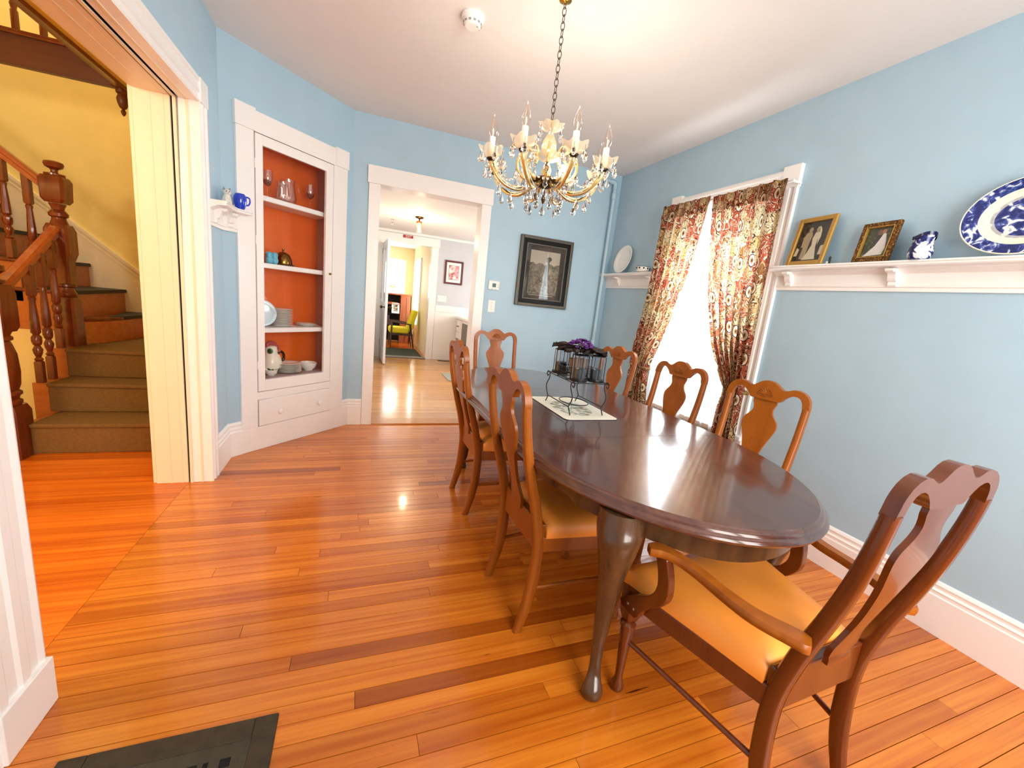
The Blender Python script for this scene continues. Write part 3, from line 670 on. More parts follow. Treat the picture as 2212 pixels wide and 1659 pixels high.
m2 = N(nt, 'ShaderNodeMix', data_type='RGBA'); nt.links.new(gr.outputs[0], m2.inputs[0]); m2.inputs[6].default_value = c4(srgb(120, 70, 26)); nt.links.new(m1.outputs[2], m2.inputs[7])
nt.links.new(m2.outputs[2], b.inputs['Base Color'])
struct(MB().box(-.2, YB+.11, -.06, 3.5, KY+.12, 0.0).build('floor_kitchen', KF), 'honey coloured board floor of the kitchen')
struct(MB().box(.0, YB+.14, KZ, 3.5, KY+.02, KZ+.06).build('ceiling_kitchen', CEIL))
struct(MB().box(.0, YB+.14, 2.18+.145, 3.5, YB+.16, KZ).build('wall_kitchen_near', CEIL))
wall_x('wall_kitchen_left', .06, .14, YB+.14, KY, 0, KZ, WHITE)
wall_x('wall_kitchen_right', 3.45, 3.55, YB+.14, KY, 0, KZ, GREYWALL, [(5.5, 7.1, .85, 2.05)])
E0, E1, EZ = .44, 1.285, 2.145
wall_y('wall_kitchen_far', KY, KY+.12, .0, 3.5, 0, KZ, GREYWALL, [(E0-.02, E1+.02, -.01, EZ+.02)])
struct(MB().box(.14, KY-.03, KZ-.045, 3.45, KY, KZ).build('trim_3', WHITE, bevel=.004), 'white crown strip under the kitchen ceiling')
ws = struct(thing('wall_wainscot', 'x', 'x'), 'white panelled wainscot of the kitchen far wall'); del ws['category']
MB().box(1.42, KY-.012, .13, 3.45, KY, .96).build('panel', WHITE, ws)
MB().box(1.42, KY-.022, .955, 3.45, KY, 1.075).build('chair_rail', WHITE, ws, bevel=.004)
MB().box(1.42, KY-.022, 0, 3.45, KY, .13).build('baseboard', WHITE, ws, bevel=.004)
ec = struct(thing('trim_4', 'x', 'x'), 'white casing of the exterior kitchen door'); del ec['category']
MB().box(E1, KY-.024, 0, 1.415, KY, EZ).build('side_casing', WHITE, ec, bevel=.003); MB().box(.30, KY-.024, 0, E0, KY, EZ).build('side_casing', WHITE, ec, bevel=.003)
MB().box(.28, KY-.032, EZ, 1.435, KY, 2.30).build('head_board', WHITE, ec, bevel=.003)
mb = MB(); mb.box(E1, KY, 0, E1+.02, KY+.13, EZ); mb.box(E0-.02, KY, 0, E0, KY+.13, EZ); mb.box(E0-.02, KY, EZ, E1+.02, KY+.13, EZ+.02); mb.build('jamb', WHITE, ec)
MB().box(E0, KY-.05, 0, E1, KY+.13, .02).build('threshold', paint('dull_metal_sill', srgb(120, 112, 100), .4), ec, bevel=.003)
# the door stands open into the kitchen
dl = struct(thing('door_1', 'x', 'x', (.425, KY-.03, 0), R_(-88)), 'pale grey half glazed door standing open into the kitchen'); del dl['category']
DOORC = paint('pale_grey_door_paint', srgb(222, 226, 232), .35, var=.01)
mb = MB(); Wd, Hd = .84, 2.10
mb.box(0, -.02, .015, .12, .02, Hd); mb.box(Wd-.12, -.02, .015, Wd, .02, Hd); mb.box(.12, -.02, .015, Wd-.12, .02, .24); mb.box(.12, -.02, .92, Wd-.12, .02, 1.05); mb.box(.12, -.02, Hd-.13, Wd-.12, .02, Hd); mb.box(.12, -.008, .24, Wd-.12, .008, .92)
mb.build('door_leaf', DOORC, dl, bevel=.004)
MB().box(.12, -.004, 1.05, Wd-.12, .004, Hd-.13).build('pane', TGLASS, dl)
for s in (-1, 1): MB().lathe([(.024, 0), (.024, .006), (.008, .01), (.008, .035), (.020, .042), (.027, .055), (.024, .07), (.012, .078), (.001, .079)], 16, Matrix.Translation((Wd-.06, s*.02, .98)) @ Matrix.Rotation(R_(-90*s), 4, 'X')).build('knob', BRONZE, dl, smooth=50)
for z in (.25, 1.1, 1.9): MB().box(-.012, -.024, z, .004, .0, z+.1).build('hinge', BRONZE, dl)
mb = MB(); mb.box(.142, 7.32, 0, .165, 7.44, 2.2); mb.box(.142, 8.12, 0, .165, 8.22, 2.2); mb.box(.142, 7.32, 2.1, .165, 8.22, 2.2)
struct(mb.build('trim_5', WHITE, bevel=.003), 'white casing on the kitchen side wall')
# jar lamp, sprinkler, exit sign, switches, picture
lp = thing('jar_lamp', 'bronze ceiling lamp with a glowing glass jar shade', 'lamp', (.80, 6.45, KZ))
MB().lathe([(.062, 0), (.062, -.012), (.05, -.022), (.012, -.03), (.010, -.05), (.012, -.058)], 24).build('ceiling_rose', BRONZE, lp, smooth=40)
MB().lathe([(.012, -.055), (.040, -.062), (.042, -.085), (.001, -.09)], 24).build('jar_cap', paint('copper_cap', srgb(176, 96, 40), .3, metal=.8, bump=0), lp, smooth=40)
MB().lathe([(.034, -.086), (.034, -.095), (.047, -.115), (.047, -.20), (.040, -.213), (.001, -.214)], 24).build('jar_shade', thin_glass('warm_jar_glass', (1, .93, .75), .1), lp, smooth=50)
MB().lathe([(.012, -.09), (.013, -.11), (.022, -.14), (.022, -.165), (.012, -.185), (.001, -.19)], 16).build('bulb', emit('warm_bulb', (1, .74, .40), 26), lp, smooth=60)
point('jar_lamp_light', (.80, 6.45, KZ-.235), 15, (1.0, .80, .52), .04)
sp = thing('fire_sprinkler', 'small chrome fire sprinkler head on the kitchen ceiling', 'sprinkler', (.47, 7.08, KZ))
MB().lathe([(.034, 0), (.034, -.006), (.014, -.012), (.012, -.035), (.020, -.04), (.006, -.05), (.008, -.07), (.018, -.074), (.001, -.077)], 14).build('sprinkler_head', paint('chrome', (.7, .7, .7), .15, metal=1, bump=0), sp, smooth=40)
ex = thing('exit_sign', 'small red EXIT sign with white letters above the exterior door', 'sign', (.745, KY-.036, 2.238))
MB().box(0, -.004, 0, .178, 0, .05).build('sign_plate', paint('sign_red', srgb(176, 20, 24), .4, bump=0), ex)
def text(s, size, mat, par, M, name='lettering', ext=.0008):
    cu = bpy.data.curves.new(name, 'FONT'); cu.body = s; cu.size = size; cu.align_x = 'CENTER'; cu.align_y = 'CENTER'; cu.extrude = ext; cu.resolution_u = 2
    ob = bpy.data.objects.new('tmp', cu); COL.objects.link(ob)
    me = bpy.data.meshes.new_from_object(ob.evaluated_get(bpy.context.evaluated_depsgraph_get())); bpy.data.objects.remove(ob); bpy.data.curves.remove(cu)
    me.materials.clear(); me.materials.append(mat); me.transform(M)
    o = bpy.data.objects.new(name, me); COL.objects.link(o); o.parent = par; return o
text('EXIT', .052, PLASTIC, ex, Matrix.Translation((.098, -.0045, .025)) @ Matrix.Rotation(R_(90), 4, 'X'))
def wallplate(name, x, y, z, w, h, n, nrm, label):
    r = thing(name, label, 'switch', (x, y, z))
    MB().box(-w/2, -.006, -h/2, w/2, 0, h/2).build('cover_plate', PLASTIC, r, bevel=.002)
    for k in range(n):
        c = (k-(n-1)/2)*w/n*.92
        MB().box(c-.005, -.016, -.010, c+.005, -.006, .012).build('toggle', PLASTIC, r, bevel=.002)
    mb = MB()
    for k in range(n):
        c = (k-(n-1)/2)*w/n*.92
        for s in (-1, 1): mb.lathe([(.0032, 0), (.0032, .001), (.0005, .0014)], 8, Matrix.Translation((c, -.006, s*h*.28)) @ Matrix.Rotation(R_(90), 4, 'X'))
    mb.build('screw', paint('grey_screw', srgb(150, 148, 144), .4, metal=.6, bump=0), r)
    return r
wallplate('light_switch', 1.537, KY, 1.207, .178, .118, 3, None, 'white triple light switch on the grey kitchen wall')
fp = thing('framed_print', 'brown framed pink print with wide mat on the grey kitchen wall', 'picture', (1.735, KY, 1.725))
def frame(par, w, h, b, dep, mat, bevel=.004):
    mb = MB(); mb.box(-w/2, -dep, -h/2, -w/2+b, 0, h/2); mb.box(w/2-b, -dep, -h/2, w/2, 0, h/2); mb.box(-w/2+b, -dep, -h/2, w/2-b, 0, -h/2+b); mb.box(-w/2+b, -dep, h/2-b, w/2-b, 0, h/2)
    return mb.build('frame', mat, par, bevel=bevel)
frame(fp, .36, .445, .035, .022, paint('brown_frame', srgb(96, 34, 26), .35))
MB().box(-.145, -.008, -.188, .145, -.002, .188).build('mat_board', PLASTIC, fp)
mprint, nt, b = new_mat('pink_print'); tc = N(nt, 'ShaderNodeTexCoord'); no = N(nt, 'ShaderNodeTexNoise'); no.inputs['Scale'].default_value = 11
nt.links.new(tc.outputs['Object'], no.inputs['Vector']); rp = ramp(nt, [(.42, srgb(240, 232, 224)), (.5, srgb(240, 176, 170)), (.58, srgb(222, 134, 136)), (.66, srgb(90, 84, 80))]); nt.links.new(no.outputs['Fac'], rp.inputs[0]); nt.links.new(rp.outputs[0], b.inputs['Base Color'])
MB().box(-.098, -.010, -.135, .098, -.008, .135).build('dark_line', BLACKM, fp); MB().box(-.093, -.0115, -.13, .093, -.0101, .13).build('print', mprint, fp)
# white base unit; an open shelf's shade is put into a flat grey panel
cu = thing('kitchen_base_unit', 'white kitchen unit with drawer pulls and a dark open shelf', 'cabinet', (2.17, 7.62, 0))
MB().box(-.30, -.55, .06, .40, .55, .86).build('carcass', WHITE, cu, bevel=.003)
MB().box(-.34, -.58, .86, .42, .57, .90).build('worktop', WHITE, cu, bevel=.006)
for z0, z1 in ((.62, .83), (.36, .60), (.10, .34)):
    d = MB().box(-.318, .18, z0, -.30, .53, z1).build('drawer', WHITE, cu, bevel=.003)
    MB().tube(curve([(-.318, .30, (z0+z1)/2), (-.345, .31, (z0+z1)/2-.01), (-.345, .40, (z0+z1)/2-.01), (-.318, .41, (z0+z1)/2)], 4), .006, 6).build('pull', BLACKM, d)
MB().box(-.306, -.50, .30, -.299, .12, .80).build('shaded_front_panel', paint('shadowed_grey_back', srgb(120, 112, 106), .6), cu)
mb = MB()
for k in range(3): mb.lathe([(.02, 0), (.05, .02), (.07, .05), (.066, .05), (.04, .02), (.001, .01)], 14, c=(-.36, -.28, .40+.03*k))
MB().box(-.40, -.52, .385, -.30, .12, .40).build('ledge', WHITE, cu)
o = MB().lathe([(.03, 0), (.06, .02), (.08, .05), (.075, .05), (.05, .02), (.001, .01)], 16).build('grey_bowl', paint('grey_enamel', srgb(84, 84, 88), .3, bump=0), smooth=50, loc=(1.80, 7.30, .40)); tag(o, 'dark grey bowl on the ledge of the kitchen unit', 'bowl')
# floor vent and runner in the kitchen
o = MB().box(-.14, -.05, 0, .14, .05, .006).build('floor_register', BLACKM, loc=(1.66, 8.12, 0)); tag(o, 'small black floor register under the kitchen wainscot', 'vent')
o = MB().box(0, 0, 0, 1.0, .62, .008).build('kitchen_mat', paint('grey_green_mat', srgb(150, 150, 136), .9), loc=(1.345, 6.18, 0)); tag(o, 'pale grey mat lying on the kitchen floor', 'mat')

# ================================================================== ROOM BEYOND THE EXTERIOR DOOR
struct(MB().box(-1.0, KY+.12, -.06, 1.5, 11.5, 0.0).build('floor_far_room', HALLPLANK))
struct(MB().box(-1.0, KY+.12, KZ, 1.5, 11.5, KZ+.06).build('ceiling_far_room', CEIL))
wall_x('wall_far_room_right', 1.34, 1.44, KY+.12, 11.5, 0, KZ, FARWALL, [(9.95, 10.75, .55, 1.98)])
wall_x('wall_far_room_left', -1.1, -1.0, KY+.12, 11.5, 0, KZ, FARWALL)
wall_y('wall_far_room_back', 11.4, 11.5, -1.0, 1.34, 0, KZ, FARWALL, [(.35, 1.05, .75, 1.95)])
mb = MB(); mb.box(.25, 11.375, .65, .35, 11.4, 2.05); mb.box(1.05, 11.375, .65, 1.15, 11.4, 2.05); mb.box(.35, 11.375, 1.95, 1.05, 11.4, 2.06); mb.box(.25, 11.36, .65, 1.15, 11.4, .75); mb.box(.35, 11.42, 1.32, 1.05, 11.45, 1.37)
struct(mb.build('window_3', WHITE), 'white far window behind plain curtains')
mb = MB(); mb.box(1.315, 9.86, .5, 1.34, 9.95, 2.05); mb.box(1.315, 10.75, .5, 1.34, 10.84, 2.05); mb.box(1.315, 9.95, 1.98, 1.34, 10.75, 2.05); mb.box(1.37, 9.95, 1.24, 1.40, 10.75, 1.29)
struct(mb.build('window_4', WHITE), 'white side window behind a long plain curtain')
msh, nt, b = new_mat('white_sheer'); out = nt.nodes['Material Output']; tl = N(nt, 'ShaderNodeBsdfTranslucent'); tl.inputs[0].default_value = (.86, .93, .94, 1); df = N(nt, 'ShaderNodeBsdfDiffuse'); df.inputs[0].default_value = (.92, .93, .92, 1); tp = N(nt, 'ShaderNodeBsdfTransparent')
a = N(nt, 'ShaderNodeMixShader'); a.inputs[0].default_value = .4; c = N(nt, 'ShaderNodeMixShader'); c.inputs[0].default_value = .14
nt.links.new(tl.outputs[0], a.inputs[1]); nt.links.new(df.outputs[0], a.inputs[2]); nt.links.new(a.outputs[0], c.inputs[1]); nt.links.new(tp.outputs[0], c.inputs[2]); nt.links.new(c.outputs[0], out.inputs['Surface']); nt.nodes.remove(b)
SHEER = msh
def drape(fn, nu, nv):
    vs = [fn(i/nu, j/nv) for j in range(nv+1) for i in range(nu+1)]
    fs = [(j*(nu+1)+i, j*(nu+1)+i+1, (j+1)*(nu+1)+i+1, (j+1)*(nu+1)+i) for j in range(nv) for i in range(nu)]
    mb = MB(); mb.add(vs, fs); return mb
for x0, x1, w in ((.36, .69, 'hinge side'), (.72, 1.05, 'chair side')):
    o = drape(lambda u, v: Vector((x0+(x1-x0)*u, 11.33+.018*math.sin(u*26), 1.93-1.15*v)), 40, 4).build('white_curtain', SHEER, smooth=180); tag(o, 'plain white curtain of the far window, ' + w, 'curtain')
o = drape(lambda u, v: Vector((1.29+.022*math.sin(u*34), 9.88+.95*u*(1-.35*math.sin(PI*min(1, v*.8))), 1.98-1.45*v)), 60, 10).build('white_curtain', SHEER, smooth=180); tag(o, 'long white curtain over the side window beyond the kitchen', 'curtain')
o = MB().box(-.02, 0, 0, .75, 1.1, .012).build('door_mat', paint('dark_green_mat', srgb(52, 60, 54), .95, bump=.4, bscale=300), loc=(.50, 8.42, 0)); tag(o, 'dark green mat inside the far room doorway', 'mat')
# yellow easy chair
yc = thing('easy_chair', 'yellow upholstered easy chair with dark wood open arms', 'armchair', (.94, 9.78, 0))
YEL = paint('bright_yellow_fabric', srgb(226, 210, 30), .8, var=.04, bump=.2); DW = wood('dark_teak', srgb(50, 24, 14), srgb(76, 38, 20), .3, (20, 20, 5))
MB().box(-.27, -.24, .34, .16, .24, .47).build('seat', YEL, yc, bevel=.04, seg=3)
mb = MB(); mb.prism([(.10, .40), (.23, .42), (.34, .86), (.24, .88)], lambda x, z: Vector((x, -.23, z)), lambda x, z: Vector((x, .23, z))); mb.build('backrest', YEL, yc, bevel=.03, seg=3)
for s in (-1, 1):
    MB().tube([(-.24, s*.26, 0), (-.22, s*.26, .58)], .02, 8, rr=[.013, .022]).build('leg', DW, yc); MB().tube([(.27, s*.26, 0), (.17, s*.26, .55)], .02, 8, rr=[.013, .022]).build('leg', DW, yc)
    mb = MB(); mb.loft([[Vector((x, s*.26+a, z+c)) for a, c in ((-.022, -.014), (.022, -.014), (.022, .014), (-.022, .014))] for x, z in ((-.24, .595), (0, .575), (.20, .55))]); mb.build('arm', DW, yc, bevel=.004)
    MB().box(-.24, s*.26-.012, .30, .24, s*.26+.012, .345).build('side_rail', DW, yc)
# bookcase, vase, photo, books
bc = thing('bookcase', 'reddish wood bookcase with dark open shelves behind the yellow chair', 'bookcase', (.78, 10.72, 0))
RW = wood('red_bookcase_wood', srgb(146, 72, 40), srgb(180, 100, 62), .35, (20, 20, 3)); BKD = paint('dark_shelf_interior', srgb(28, 20, 18), .7)
MB().box(-.55, .17, .05, .45, .19, 1.16).build('back', BKD, bc)
for x in (-.55, .20): MB().box(x, -.17, 0, x+.03, .17, 1.16).build('side', RW, bc)
MB().box(.23, -.17, 0, .45, -.15, 1.16).build('door', RW, bc, bevel=.003); MB().box(.335, -.175, .04, .342, -.168, 1.12).build('door_gap', BKD, bc); MB().box(.43, -.17, 0, .45, .17, 1.16).build('side', RW, bc)
MB().box(-.57, -.19, 1.16, .47, .20, 1.195).build('top', RW, bc, bevel=.004)
for z in (.06, .42, .70, .93): MB().box(-.52, -.15, z, .20, .17, z+.02).build('shelf', BKD if z < .9 else RW, bc)
ph = thing('framed_photo', 'white matted photo frame leaning on the bookcase shelf', 'picture', (.865, 10.535, .722)); ph.rotation_euler = (R_(-12), 0, 0)
MB().box(-.09, -.008, 0, .09, 0, .25).build('frame', PLASTIC, ph)
mq, nt, b = new_mat('sepia_print'); tc = N(nt, 'ShaderNodeTexCoord'); no = N(nt, 'ShaderNodeTexNoise'); no.inputs['Scale'].default_value = 40
nt.links.new(tc.outputs['Object'], no.inputs['Vector']); rp = ramp(nt, [(.42, srgb(30, 26, 22)), (.6, srgb(190, 170, 140))]); nt.links.new(no.outputs['Fac'], rp.inputs[0]); nt.links.new(rp.outputs[0], b.inputs['Base Color'])
MB().box(-.052, -.0095, .045, .052, -.008, .205).build('print', mq, ph)
for k, (c, w) in enumerate(((srgb(150, 90, 60), 'brown'), (srgb(190, 150, 100), 'tan'), (srgb(120, 40, 40), 'dark red'), (srgb(60, 70, 90), 'blue grey'))):
    o = MB().box(0, 0, 0, .03, .16, .19+.012*k).build('book', paint('book_cover_'+w.replace(' ', '_'), c, .6, bump=0), loc=(.60+.036*k, 10.60, .4405)); tag(o, w + ' book standing on the lower bookcase shelf', 'book')
o = MB().box(0, 0, 0, .26, .2, .03).build('book', paint('flat_book_cover', srgb(188, 92, 60), .6, bump=0), loc=(.66, 10.605, .951)); tag(o, 'rust red book lying flat near the bookcase top', 'book')
vf = thing('flower_vase', 'small vase of yellow flowers on the bookcase top', 'vase', (.78, 10.62, 1.195))
MB().lathe([(.03, 0), (.04, .02), (.035, .06), (.045, .09), (.042, .09), (.03, .06), (.001, .01)], 16).build('vase_body', TGLASS, vf, smooth=50)
mb = MB(); r2 = random.Random(5)
for k in range(7): mb.tube([(0, 0, .02), (r2.uniform(-.06, .1), r2.uniform(-.03, .03), r2.uniform(.10, .17))], .003, 5)
mb.build('stems', paint('stem_green', srgb(60, 90, 40), .7, bump=0), vf)
for k in range(6): MB().ball((-.05+.035*k*.6, r2.uniform(-.02, .02), .15+r2.uniform(-.02, .03)), .022, .022, .016, 8, 5).build('blossom', paint('yellow_petals', srgb(236, 206, 30), .7, bump=0), vf, smooth=60)
# ================================================================== DINING TABLE
TX, TY, TW, TL2, TS = 1.17, 1.965, .570, 1.285, .475      # centre, half width, half length, straight half
def oval(off=0, n=40):
    pts = []
    a, b = TW-off, TL2-TS-off
    for k in range(n+1):
        t = PI*k/n; pts.append((a*math.cos(t), TS + b*math.sin(t)))
    for k in range(n+1):
        t = PI + PI*k/n; pts.append((a*math.cos(t), -TS + b*math.sin(t)))
    return pts
tb = thing('dining_table', 'dark mahogany oval dining table with cabriole legs and leaf seams', 'table', (TX, TY, 0))
edge = [(.045, .708), (.012, .711), (.003, .717), (0, .724), (.003, .731), (.010, .736), (.013, .738), (.015, .744), (.021, .749), (.026, .7505), (.030, .755)]
S1, S2 = -.4725, .4725
for a, b in ((-2, S1-.0011), (S1+.0011, -.0006), (.0006, S2-.0011), (S2+.0011, 2)):
    rings = []
    for off, z in edge:
        aa, bb = TW-off, TL2-TS-off
        if a < -1:
            ring = [(aa*math.cos(PI+PI*k/44), -TS+bb*math.sin(PI+PI*k/44)) for k in range(45)]; ring = [(-aa, b)] + ring + [(aa, b)]
            ring = [(x, y) for x, y in ring]
        elif b > 1:
            ring = [(aa*math.cos(PI*k/44), TS+bb*math.sin(PI*k/44)) for k in range(45)]; ring = [(aa, a)] + ring + [(-aa, a)]
        else:
            ring = [(-aa, a), (aa, a), (aa, b), (-aa, b)]
        rings.append([Vector((x, y, z)) for x, y in ring])
    mb = MB(); mb.loft(rings); lf = mb.build('table_leaf', TABLEW, tb, smooth=35)
    for q in lf.data.polygons:
        if abs(q.normal.z) > .999 or abs(q.normal.y) > .999 and len(q.vertices) > 4: q.use_smooth = False
# apron with scalloped lower edge
mb = MB(); n = 60; outer = oval(.075, n); inner = oval(.10, n); m = len(outer)
def lower(i):
    x, y = outer[i]; a = math.atan2(y, x*2.2); return .628 + .022*math.cos(8*a)*0 + .018*(1 if abs(y) < .78 else 0)*1 - .006*math.sin(6*a)
rings = [[Vector((*outer[i], .709)) for i in range(m)], [Vector((*outer[i], lower(i))) for i in range(m)], [Vector((*inner[i], lower(i))) for i in range(m)], [Vector((*inner[i], .709)) for i in range(m)]]
mb.loft(rings + [rings[0]], caps=False); mb.build('apron', TABLELEG, tb, smooth=40)
# cabriole legs
def cabriole(sx, sy):
    dx, dy = sx*.52, sy*.855; dv = Vector((dx, dy, 0)).normalized(); sd = Vector((-dv.y, dv.x, 0))
    base = Vector((sx*.375, sy*.985, 0))
    prof = [(.005, .020, .0), (.008, .034, .006), (.012, .036, .022), (.012, .033, .04), (.004, .026, .06), (-.012, .021, .085), (-.022, .020, .14), (-.022, .025, .22), (-.014, .031, .32), (.000, .038, .42), (.014, .048, .50), (.026, .060, .57), (.026, .070, .62), (.010, .074, .66), (.0, .074, .705)]
    P = curve([(a, b, c) for a, b, c in prof], 4); mb = MB(); rings = []
    for a, r, z in P:
        c = base + dv*(a - .012); q = 1.0 if z < .3 else max(.72, 1.0-.5*(z-.3))
        ring = []
        for j in range(20):
            t = 2*PI*j/20; k = .5 if z < .1 else .5+.35*min(1, (z-.1)/.45)
            cx, cy = math.cos(t), math.sin(t); s = (abs(cx)**(2/ (2+2*(k-.5))) + abs(cy)**(2/(2+2*(k-.5))))
            ring.append(c + dv*(r*cx) + sd*(r*cy) + Vector((0, 0, z)))
        rings.append(ring)
    mb.loft(rings); leg = mb.build('leg', TABLELEG, tb, smooth=60)
for sx in (-1, 1):
    for sy in (-1, 1): cabriole(sx, sy)

# ================================================================== DINING CHAIRS
YP = [(0, .002), (.1, .026), (.2, .040), (.3, .047), (.38, .046), (.45, .036), (.55, .014), (.65, -.014), (.75, -.038), (.85, -.056), (.95, -.068), (1.06, -.076)]
def smooth_tab(tab, z):
    return interp(tab, z)
YPS = [(p[0], p[1]) for p in curve([(a, b) for a, b in YP], 6)]
def yb(z): return interp(YPS, z)
def slab(mb, outline, y_of, th, half=None):
    """2D outline (x, z) bent along the back curve; th = thickness towards the front"""
    mb.prism(outline, lambda x, z: Vector((x, y_of(z), z)), lambda x, z: Vector((x, y_of(z)+th, z)))
def chair_parts(root, wood_m, w, zt, sd, fw, seat_m, ws=.19):
    k = zt/1.045
    wz = lambda z: w if z > .9 else ws + (w-ws)*max(0, (z-.45)/.45)**1.3 if z > .45 else ws
    # rear legs running up into the back posts
    for s in (-1, 1):
        mb = MB(); rings = []
        for i in range(27):
            z = .945*k*i/26; y0 = yb(z/k)
            dep = interp([(0, .036), (.2, .046), (.4, .042), (.6, .040), (.8, .034), (1.0, .030)], z)
            wd = .030 if z > .1 else .027
            xo = s*wz(z)
            e = .006
            q = [(xo, y0+e), (xo-s*e, y0), (xo-s*(wd-e), y0), (xo-s*wd, y0+e), (xo-s*wd, y0+dep-e), (xo-s*(wd-e), y0+dep), (xo-s*e, y0+dep), (xo, y0+dep-e)]
            rings.append([Vector((x, y, z)) for x, y in q])
        mb.loft(rings); mb.build('back_leg', wood_m, root, smooth=50)
    # crest rail
    u = w/.20
    top = [(.20, .940), (.2, .955), (.197, .972), (.190, .990), (.178, 1.006), (.160, 1.018), (.138, 1.0245), (.115, 1.0225), (.097, 1.014), (.082, 1.0085), (.070, 1.010), (.054, 1.021), (.038, 1.034), (.020, 1.0425), (0, 1.045)]
    bot = [(.170, .940), (.169, .955), (.164, .972), (.154, .986), (.140, .993), (.124, .993), (.108, .987), (.094, .976), (.082, .963), (.074, .951), (.066, .947)]
    def half_strip(s):
        mb = MB(); T = [(s*x*u, z*k) for x, z in top]; Bm = [(s*x*u, z*k) for x, z in bot] + [(0, .946*k)]
        poly = T + Bm[::-1]
        return poly
    right = half_strip(1); left = [(-x, z) for x, z in half_strip(1)]
    poly = [(x*u, z*k) for x, z in top] + [(-x*u, z*k) for x, z in top[-2::-1]] + [(-x*u, z*k) for x, z in bot] + [(x*u, z*k) for x, z in bot[::-1]]
    # triangulated by strips so the bend follows the curve
    mb = MB(); cols = []
    xs = sorted({round(-.2*u + .4*u*i/80, 5) for i in range(81)})
    Tt = [(x*u, z*k) for x, z in top][::-1]; Bt = sorted([(x*u, z*k) for x, z in bot] + [(0, .947*k)])
    def zt_of(x): return interp(sorted(Tt), abs(x))
    def zb_of(x):
        ax = abs(x)
        return .940*k if ax > .1699*u else interp(Bt, ax)
    M_ = 5; front = []; back = []
    xs = [-.2*u + .4*u*i/96 for i in range(97)]
    fr = [[Vector((x, yb((zb_of(x)+(zt_of(x)-zb_of(x))*j/M_)/k)+.030 + .004*math.cos(PI*x/(.4*u)), zb_of(x)+(zt_of(x)-zb_of(x))*j/M_)) for j in range(M_+1)] for x in xs]
    bk = [[Vector((p.x, p.y-.028, p.z)) for p in col] for col in fr]
    rings = [[*f, *b[::-1]] for f, b in zip(fr, bk)]
    mb.loft(rings); cr = mb.build('crest_rail', wood_m, root, smooth=40)
    # shell carving
    mb = MB(); yc = yb(.985)+.0345
    for j in range(9):
        a = PI*(.08 + .84*j/8); rr = .030
        c0 = Vector((0.006*math.cos(a), 0, (.972+.006*math.sin(a))*k)); c1 = Vector((rr*math.cos(a)*1.15, 0, (.972+rr*math.sin(a))*k))
        c0.y = yb(c0.z/k)+.0355; c1.y = yb(c1.z/k)+.0355
        mb.tube([c0, c1], .002, 6, rr=[.002, .0045])
    mb.tube([(x, yb((.966+.3*x*x)*1)+.036, (.966 + 4*x*x)*k) for x in [-.04+.01*i for i in range(9)]], .0022, 6)
    mb.build('shell_carving', wood_m, cr, smooth=60)
    # vase splat
    sp = [(.470, .048), (.490, .046), (.505, .050), (.525, .050), (.545, .042), (.575, .034), (.61, .033), (.65, .038), (.69, .046), (.73, .057), (.765, .070), (.795, .080), (.82, .083), (.84, .078), (.858, .064), (.875, .052), (.895, .046), (.915, .050), (.93, .056), (.95, .056)]
    P = curve([(a, b) for a, b in sp], 3); mb = MB(); rings = []
    for p in P:
        z = p[0]*k; h = p[1]*u; y0 = yb(p[0])+.010
        if z < .50: y0 = yb(.50)+.010
        rings.append([Vector((-h, y0, z)), Vector((0, y0-.004, z)), Vector((h, y0, z)), Vector((h, y0+.013, z)), Vector((0, y0+.009, z)), Vector((-h, y0+.013, z))])
    mb.loft(rings); mb.build('splat', wood_m, root, smooth=25)
    # seat rails
    y0 = .072; yf = y0+sd; zb, zr = .350, .415
    rw = ws-.006
    MB().box(-rw, y0-.012, zb, rw, y0+.018, zr+.055).build('back_rail', wood_m, root, bevel=.004)
    mb = MB(); mb.box(-fw, yf-.025, zb, fw, yf, zr); mb.build('front_rail', wood_m, root, bevel=.004)
    for s in (-1, 1):
        mb = MB(); mb.prism([(s*rw, y0), (s*fw, yf-.02), (s*(fw-.022), yf-.02), (s*(rw-.022), y0)], lambda x, y: Vector((x, y, zb)), lambda x, y: Vector((x, y, zr))); mb.build('side_rail', wood_m, root, bevel=.004)
    # upholstered drop seat
    mb = MB(); nu, nv = 14, 14; grid = []
    for j in range(nv+1):
        v = j/nv; row = []
        for i in range(nu+1):
            a = -1+2*i/nu; hw = (rw+.006)+(fw+.004-(rw+.006))*v
            ex = 1-abs(a)**6; ey = 1-abs(2*v-1)**8
            z = zr + .042 + .032*min(1, ex*1.0)**.55*max(0, ey)**.5 + .006*v
            x = a*hw; y = y0+.022 + (sd-.012)*v
            row.append(Vector((x, y, z)))
        grid.append(row)
    vs = [p for r in grid for p in r]; fs = [(j*(nu+1)+i, j*(nu+1)+i+1, (j+1)*(nu+1)+i+1, (j+1)*(nu+1)+i) for j in range(nv) for i in range(nu)]
    o = len(vs); bd = [i for i in range(nu+1)] + [j*(nu+1)+nu for j in range(1, nv+1)] + [nv*(nu+1)+i for i in range(nu-1, -1, -1)] + [j*(nu+1) for j in range(nv-1, 0, -1)]
    for b_ in bd: vs.append(Vector((vs[b_].x, vs[b_].y, zr-.004)))
    for i in range(len(bd)): fs.append((bd[i], bd[(i+1) % len(bd)], o+(i+1) % len(bd), o+i))
    fs.append(tuple(o+i for i in range(len(bd))))
    mb.add(vs, fs); mb.build('seat', seat_m, root, smooth=70)
